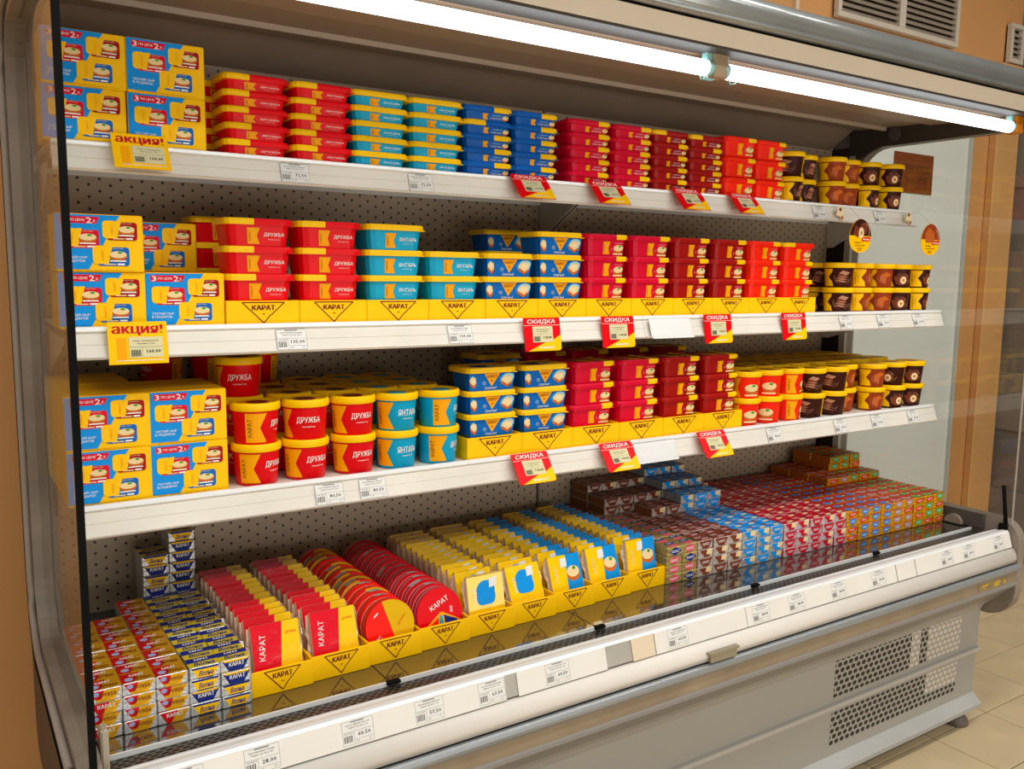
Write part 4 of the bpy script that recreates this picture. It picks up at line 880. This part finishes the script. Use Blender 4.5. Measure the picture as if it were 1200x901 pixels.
for x, pr, l1, l2, w in ((.375, '135,00', SYR+' "Дружба"', 'Карат п/у 45%, 400г', 'reading 135,00 under the red tubs'), (.738, '135,00', SYR+' "Янтарь"', 'Карат п/у 60%, 400г', 'reading 135,00 under the turquoise tubs'), (2.024, '65,00', SYR+' шок.', 'Карат 30%, 230г', 'under the chocolate cups'), (2.203, '65,00', SYR+' шок.', 'Карат 30%, 230г', 'under the caramel cups'), (2.383, '65,00', SYR+' шок.', 'Карат 30%, 230г', 'under the hazelnut cups')):
    price_tag(pr, l1, l2, x, S2Y-.0045, S2Z-.0065, f'white paper price tag {w}, middle shelf rail', -.36)
for x, pr, l1, l2, w in ((.445, '80,50', SYR+' "Дружба"', 'Карат п/у 45%, 230г', 'reading 80,50 under the round red tubs'), (.537, '80,50', SYR+' "Янтарь"', 'Карат п/у 60%, 230г', 'reading 80,50 next to the round turquoise tubs'), (1.738, '80,50', SYR, 'Карат 45%, 230г', 'under the round scarlet tubs'), (2.028, '65,00', SYR+' шок.', 'Карат 30%, 230г', 'under the chocolate cups'), (2.205, '65,00', SYR+' шок.', 'Карат 30%, 230г', 'under the caramel cups'), (2.391, '65,00', SYR+' шок.', 'Карат 30%, 230г', 'under the hazelnut cups')):
    price_tag(pr, l1, l2, x, S3Y-.0045, S3Z-.0065, f'white paper price tag {w}, lower shelf rail', -.36)
for x, pr, l1, w in ((.099, '28,00', SYR+' "Дружба"', 'below the red and yellow foil bricks'), (.219, '28,00', SYR+' "Волна"', 'reading 28,00 below the blue and yellow bricks'), (.384, '60,50', 'Сыр пл. "Дружба" 45%, 130г', 'reading 60,50 below the red slice packs'), (.522, '57,50', SYR+' "Дружба"', 'reading 57,50 below the round half yellow boxes'), (.654, '63,50', SYR+' ассорти', 'reading 63,50 left of the grey gap'), (.807, '60,50', 'Сыр пл. Карат 45%, 130г', 'reading 60,50 right of the grey gap'), (1.131, '63,50', 'Сыр пл. сливочный', 'reading 63,50 beside the beige blank card'),
        (1.396, '28,00', SYR, 'below the gold diamond bricks'), (1.523, '28,00', SYR, 'below the brown bricks'), (1.683, '28,00', SYR, 'below the blue bricks'), (1.849, '28,00', SYR, 'below the crimson and pink bricks'), (2.166, '28,00', SYR, 'below the blue label gold bricks'), (2.277, '28,00', SYR, 'below the rose label gold bricks'), (2.438, '28,00', SYR, 'last one below the green label bricks')):
    price_tag(pr, l1, 'Карат п/у 45%, 90г', x, -.2775, -.7585, f'white paper price tag {w}, deck front rail', -.26)
def holder(kind, W, H, draw, cardx, cardz, price, l1, l2):
    g = G(); g.cbox(-W/2, W/2, -.0008, .0008, -H, 0, .0004, P['p_red'] if kind.startswith('sale') else P['p_yellow']); gp = G(); p = Print(gp, lambda a, b, l: (a, -.0009-l, b)); draw(p, W, H)
    gc = G(); gc.box(cardx-.027, cardx+.027, -.0022, -.0014, cardz-.035, cardz, 'agedpaper'); p2 = Print(gc, lambda a, b, l: (a+cardx, -.0023-l, b+cardz))
    p2.text(l1, 0, -.0068, .040, .0026, 'ink', 1, .01); p2.text(l2, 0, -.0115, .03, .0025, 'ink', 1, .01); p2.text(price, .012, -.025, .022, .0065, 'ink', 1, .03); p2.line(-.027, -.017, .027, -.017, .0005, 'greyink', 1); p2.line(-.006, -.017, -.006, -.034, .0005, 'greyink', 1)
    for k in range(8): p2.rect(-.024+.002*k, -.0228+.002*k, -.033, -.022, 'ink', 1)
    gk = G(); gk.box(-.02, .02, .0008, .010, -.006, -.003, mat('clear_plastic', 'd8dcda', .2)); 
    KIND[kind] = ('promotion_holder', 'price holder', g.mesh('promotion_holder'), [('front_print', gp.mesh('front_print'), []), ('price_card', gc.mesh('price_card'), []), ('clip', gk.mesh('clip'), [])])
def draw_sale(p, W, H):
    p.rrect(-W/2, W/2, -H, 0, .006, 'red', 1); p.poly([(-.42*W, -H), (.44*W, -H), (.5*W, -.94*H), (.5*W, -.52*H), (.30*W, -.66*H), (.10*W, -.72*H)], 'yellow', 2); p.text('СКИДКА', -.02*W, -.125*H, .76*W, .15*H, 'white', 3, .012, .12); p.text('КАРАТ', .10*W, -.90*H, .40*W, .07*H, 'white', 3, .02)
    p.rect(-.5*W, .5*W, -.235*H, -.225*H, 'paper', 2)
def draw_promo(p, W, H):
    p.rect(-.49*W, .49*W, -.99*H, -.01*H, 'yellow', 1); p.text('акция!', 0, -.19*H, .84*W, .27*H, 'rimred', 2, .045); p.rect(-.36*W, -.20*W, -.90*H, -.38*H, 'orange', 2); p.line(-.37*W, -.91*H, .42*W, -.91*H, .0012, 'paper', 3)
for pr in ('64,00', '118,40'): holder('sale_'+pr, .098, .074, draw_sale, 0.0, -.0195, pr, 'Сыр плавленый Карат 45%', '160г')
holder('promo', .095, .072, draw_promo, .012, -.026, '160,00', 'Сыр плавленый', '"Мультипак" 3+1, 300г')
HG = 'red discount holders'
for x, w in ((.985, 'under the blue flat tubs'), (1.212, 'under the crimson flat tubs'), (1.487, 'under the maroon flat tubs'), (1.695, 'under the scarlet tubs')):
    inst('sale_64,00', x, .112, S1Z+.010, f'red and yellow discount holder tilting out {w}, top shelf', HG, 0, -.72)
for x, w in ((.943, 'under the blue bread tubs'), (1.161, 'under the crimson tubs'), (1.493, 'under the maroon tubs'), (1.787, 'under the scarlet tubs')):
    inst('sale_118,40', x, -.0130, S2Z+.010-.004, f'red and yellow discount holder hanging upright {w}, middle shelf', HG, 0, -.16)
for x, w in ((.915, 'under the blue bread tubs'), (1.165, 'under the crimson tubs'), (1.485, 'under the maroon tubs')):
    inst('sale_118,40', x, -.0115, S3Z+.008, f'red and yellow discount holder tilting out {w}, lower shelf', HG, 0, -.62)
inst('promo', .143, .112, S1Z+.022, 'yellow promotion holder tilting out under the cartons, top shelf', 'yellow promotion holders', 0, -.50)
inst('promo', .105, -.0130, S2Z+.013, 'yellow promotion holder hanging under the cartons, middle shelf', 'yellow promotion holders', 0, -.16)
# blank clear holders on the rails
g = G(); g.sheet([(-.003, 0), (-.006, -.006), (-.018, -.044), (-.026, -.046), (-.024, -.04)], 0, .135, .0012, mat('clear_holder', 'e4e6e6', .15, coat=.6)); me = g.mesh('empty_holder')
for x, y, z, l in ((1.262, S2Y-.0065, S2Z-.003, 'empty clear label holder on the middle shelf rail'), (1.225, S3Y-.0065, S3Z-.003, 'empty clear label holder on the lower shelf rail')):
    o = bpy.data.objects.new('label_holder', me); sc.collection.objects.link(o); o.location = (x, y, z+ZO); tag(o, l, 'label holder')
# egg shaped wobblers on clear strips
def wobbler(x, z, art, label):
    e = empty('shelf_wobbler', (x, S1Y-.004, S1Z-.02+ZO)); tag(e, label, 'shelf wobbler', 'egg shaped wobblers')
    g = G(); n = 24; y0 = -.02-(S1Y-.004)
    def egg(s): return [(s*.050*math.sin(2*math.pi*k/n)*(1.0-.12*math.cos(2*math.pi*k/n)), s*.048*math.cos(2*math.pi*k/n)) for k in range(n)]
    zc = z-(S1Z-.02)
    g.loft([[(a, y0+.0008, zc+b) for a, b in egg(1)], [(a, y0-.0008, zc+b) for a, b in egg(1)]], 'yellow'); g.obj('card', e)
    gp = G(); p = Print(gp, lambda a, b, l: (a, y0-.001-l, zc+b))
    top = [q for q in egg(.99) if q[1] > -.012]; a = sorted([q for q in top if q[0] <= 0], key=lambda q: q[1]); b = sorted([q for q in top if q[0] > 0], key=lambda q: -q[1]); p.poly(a+b, 'chocolate' if art == 'nut' else 'caramel', 1)
    if art == 'nut':
        p.poly([(-.034, .004), (-.012, -.006), (-.006, .022), (-.026, .030)], 'milk', 2); p.ell(.012, .020, .018, .018, 'milk', 2, 10); p.ell(.002, .008, .012, .016, 'nut', 3, 12); p.ell(.002, .008, .005, .006, 'nutcore', 4, 8); p.arc(.014, .012, .024, -40, 80, .003, 'swirl', 3)
    else:
        p.poly([(-.030, .018), (-.012, .036), (.018, .022), (-.006, .006)], 'crust', 2); p.poly([(-.030, .018), (-.006, .006), (-.004, -.010), (-.026, -.010)], 'caramel2', 2); p.poly([(-.006, .006), (.018, .022), (.020, -.002), (-.004, -.010)], 'caramel2', 2); p.arc(.005, .0, .036, -20, 60, .006, 'swirl', 3)
    p.poly([(.006, -.016), (.046, -.014), (.047, -.003), (.008, -.004)], 'red', 4); p.text('Новинка', .027, -.0095, .034, .006, 'white', 5, .02, .15)
    p.text('Заряди', -.012, -.020, .030, .006, 'maroon', 3, .0, .3); p.text('удовольствие!', -.002, -.028, .05, .006, 'maroon', 3, .0, .3); p.text('КАРАТ', -.002, -.036, .022, .0035, 'maroon', 3, .02); p.rect(-.012, .008, -.042, -.0405, 'caramel', 3)
    gp.obj('front_print', e)
    g = G(); g.tube([(.062, -.010, .004), (.05, -.03, .012), (.02, -.08, .012), (-.004, y0+.001, zc+.047)], .0012, 5, mat('clear_strip', 'd8dcd8', .1, alpha=.15)); g.obj('strip', e)
    g = G(); g.extr([(.042, -.022+.012), (.056, .016), (.066, .018), (.073, .006), (.079, -.018), (.073, -.024), (.062, -.012)], -.0200, -.0185, 'nut', axis='Y'); q = Print(g, lambda a, b, l: (a, -.0202-l, b)); q.ell(.061, .008, .006, .006, 'milk', 1, 8); q.ell(.072, -.016, .005, .006, 'caramel2', 1, 8); g.obj('clip', e)
wobbler(2.053, .123, 'nut', 'egg shaped wobbler with hazelnut picture hanging below the top shelf')
wobbler(2.402, .123, 'caramel', 'egg shaped wobbler with caramel picture at the shelf end')
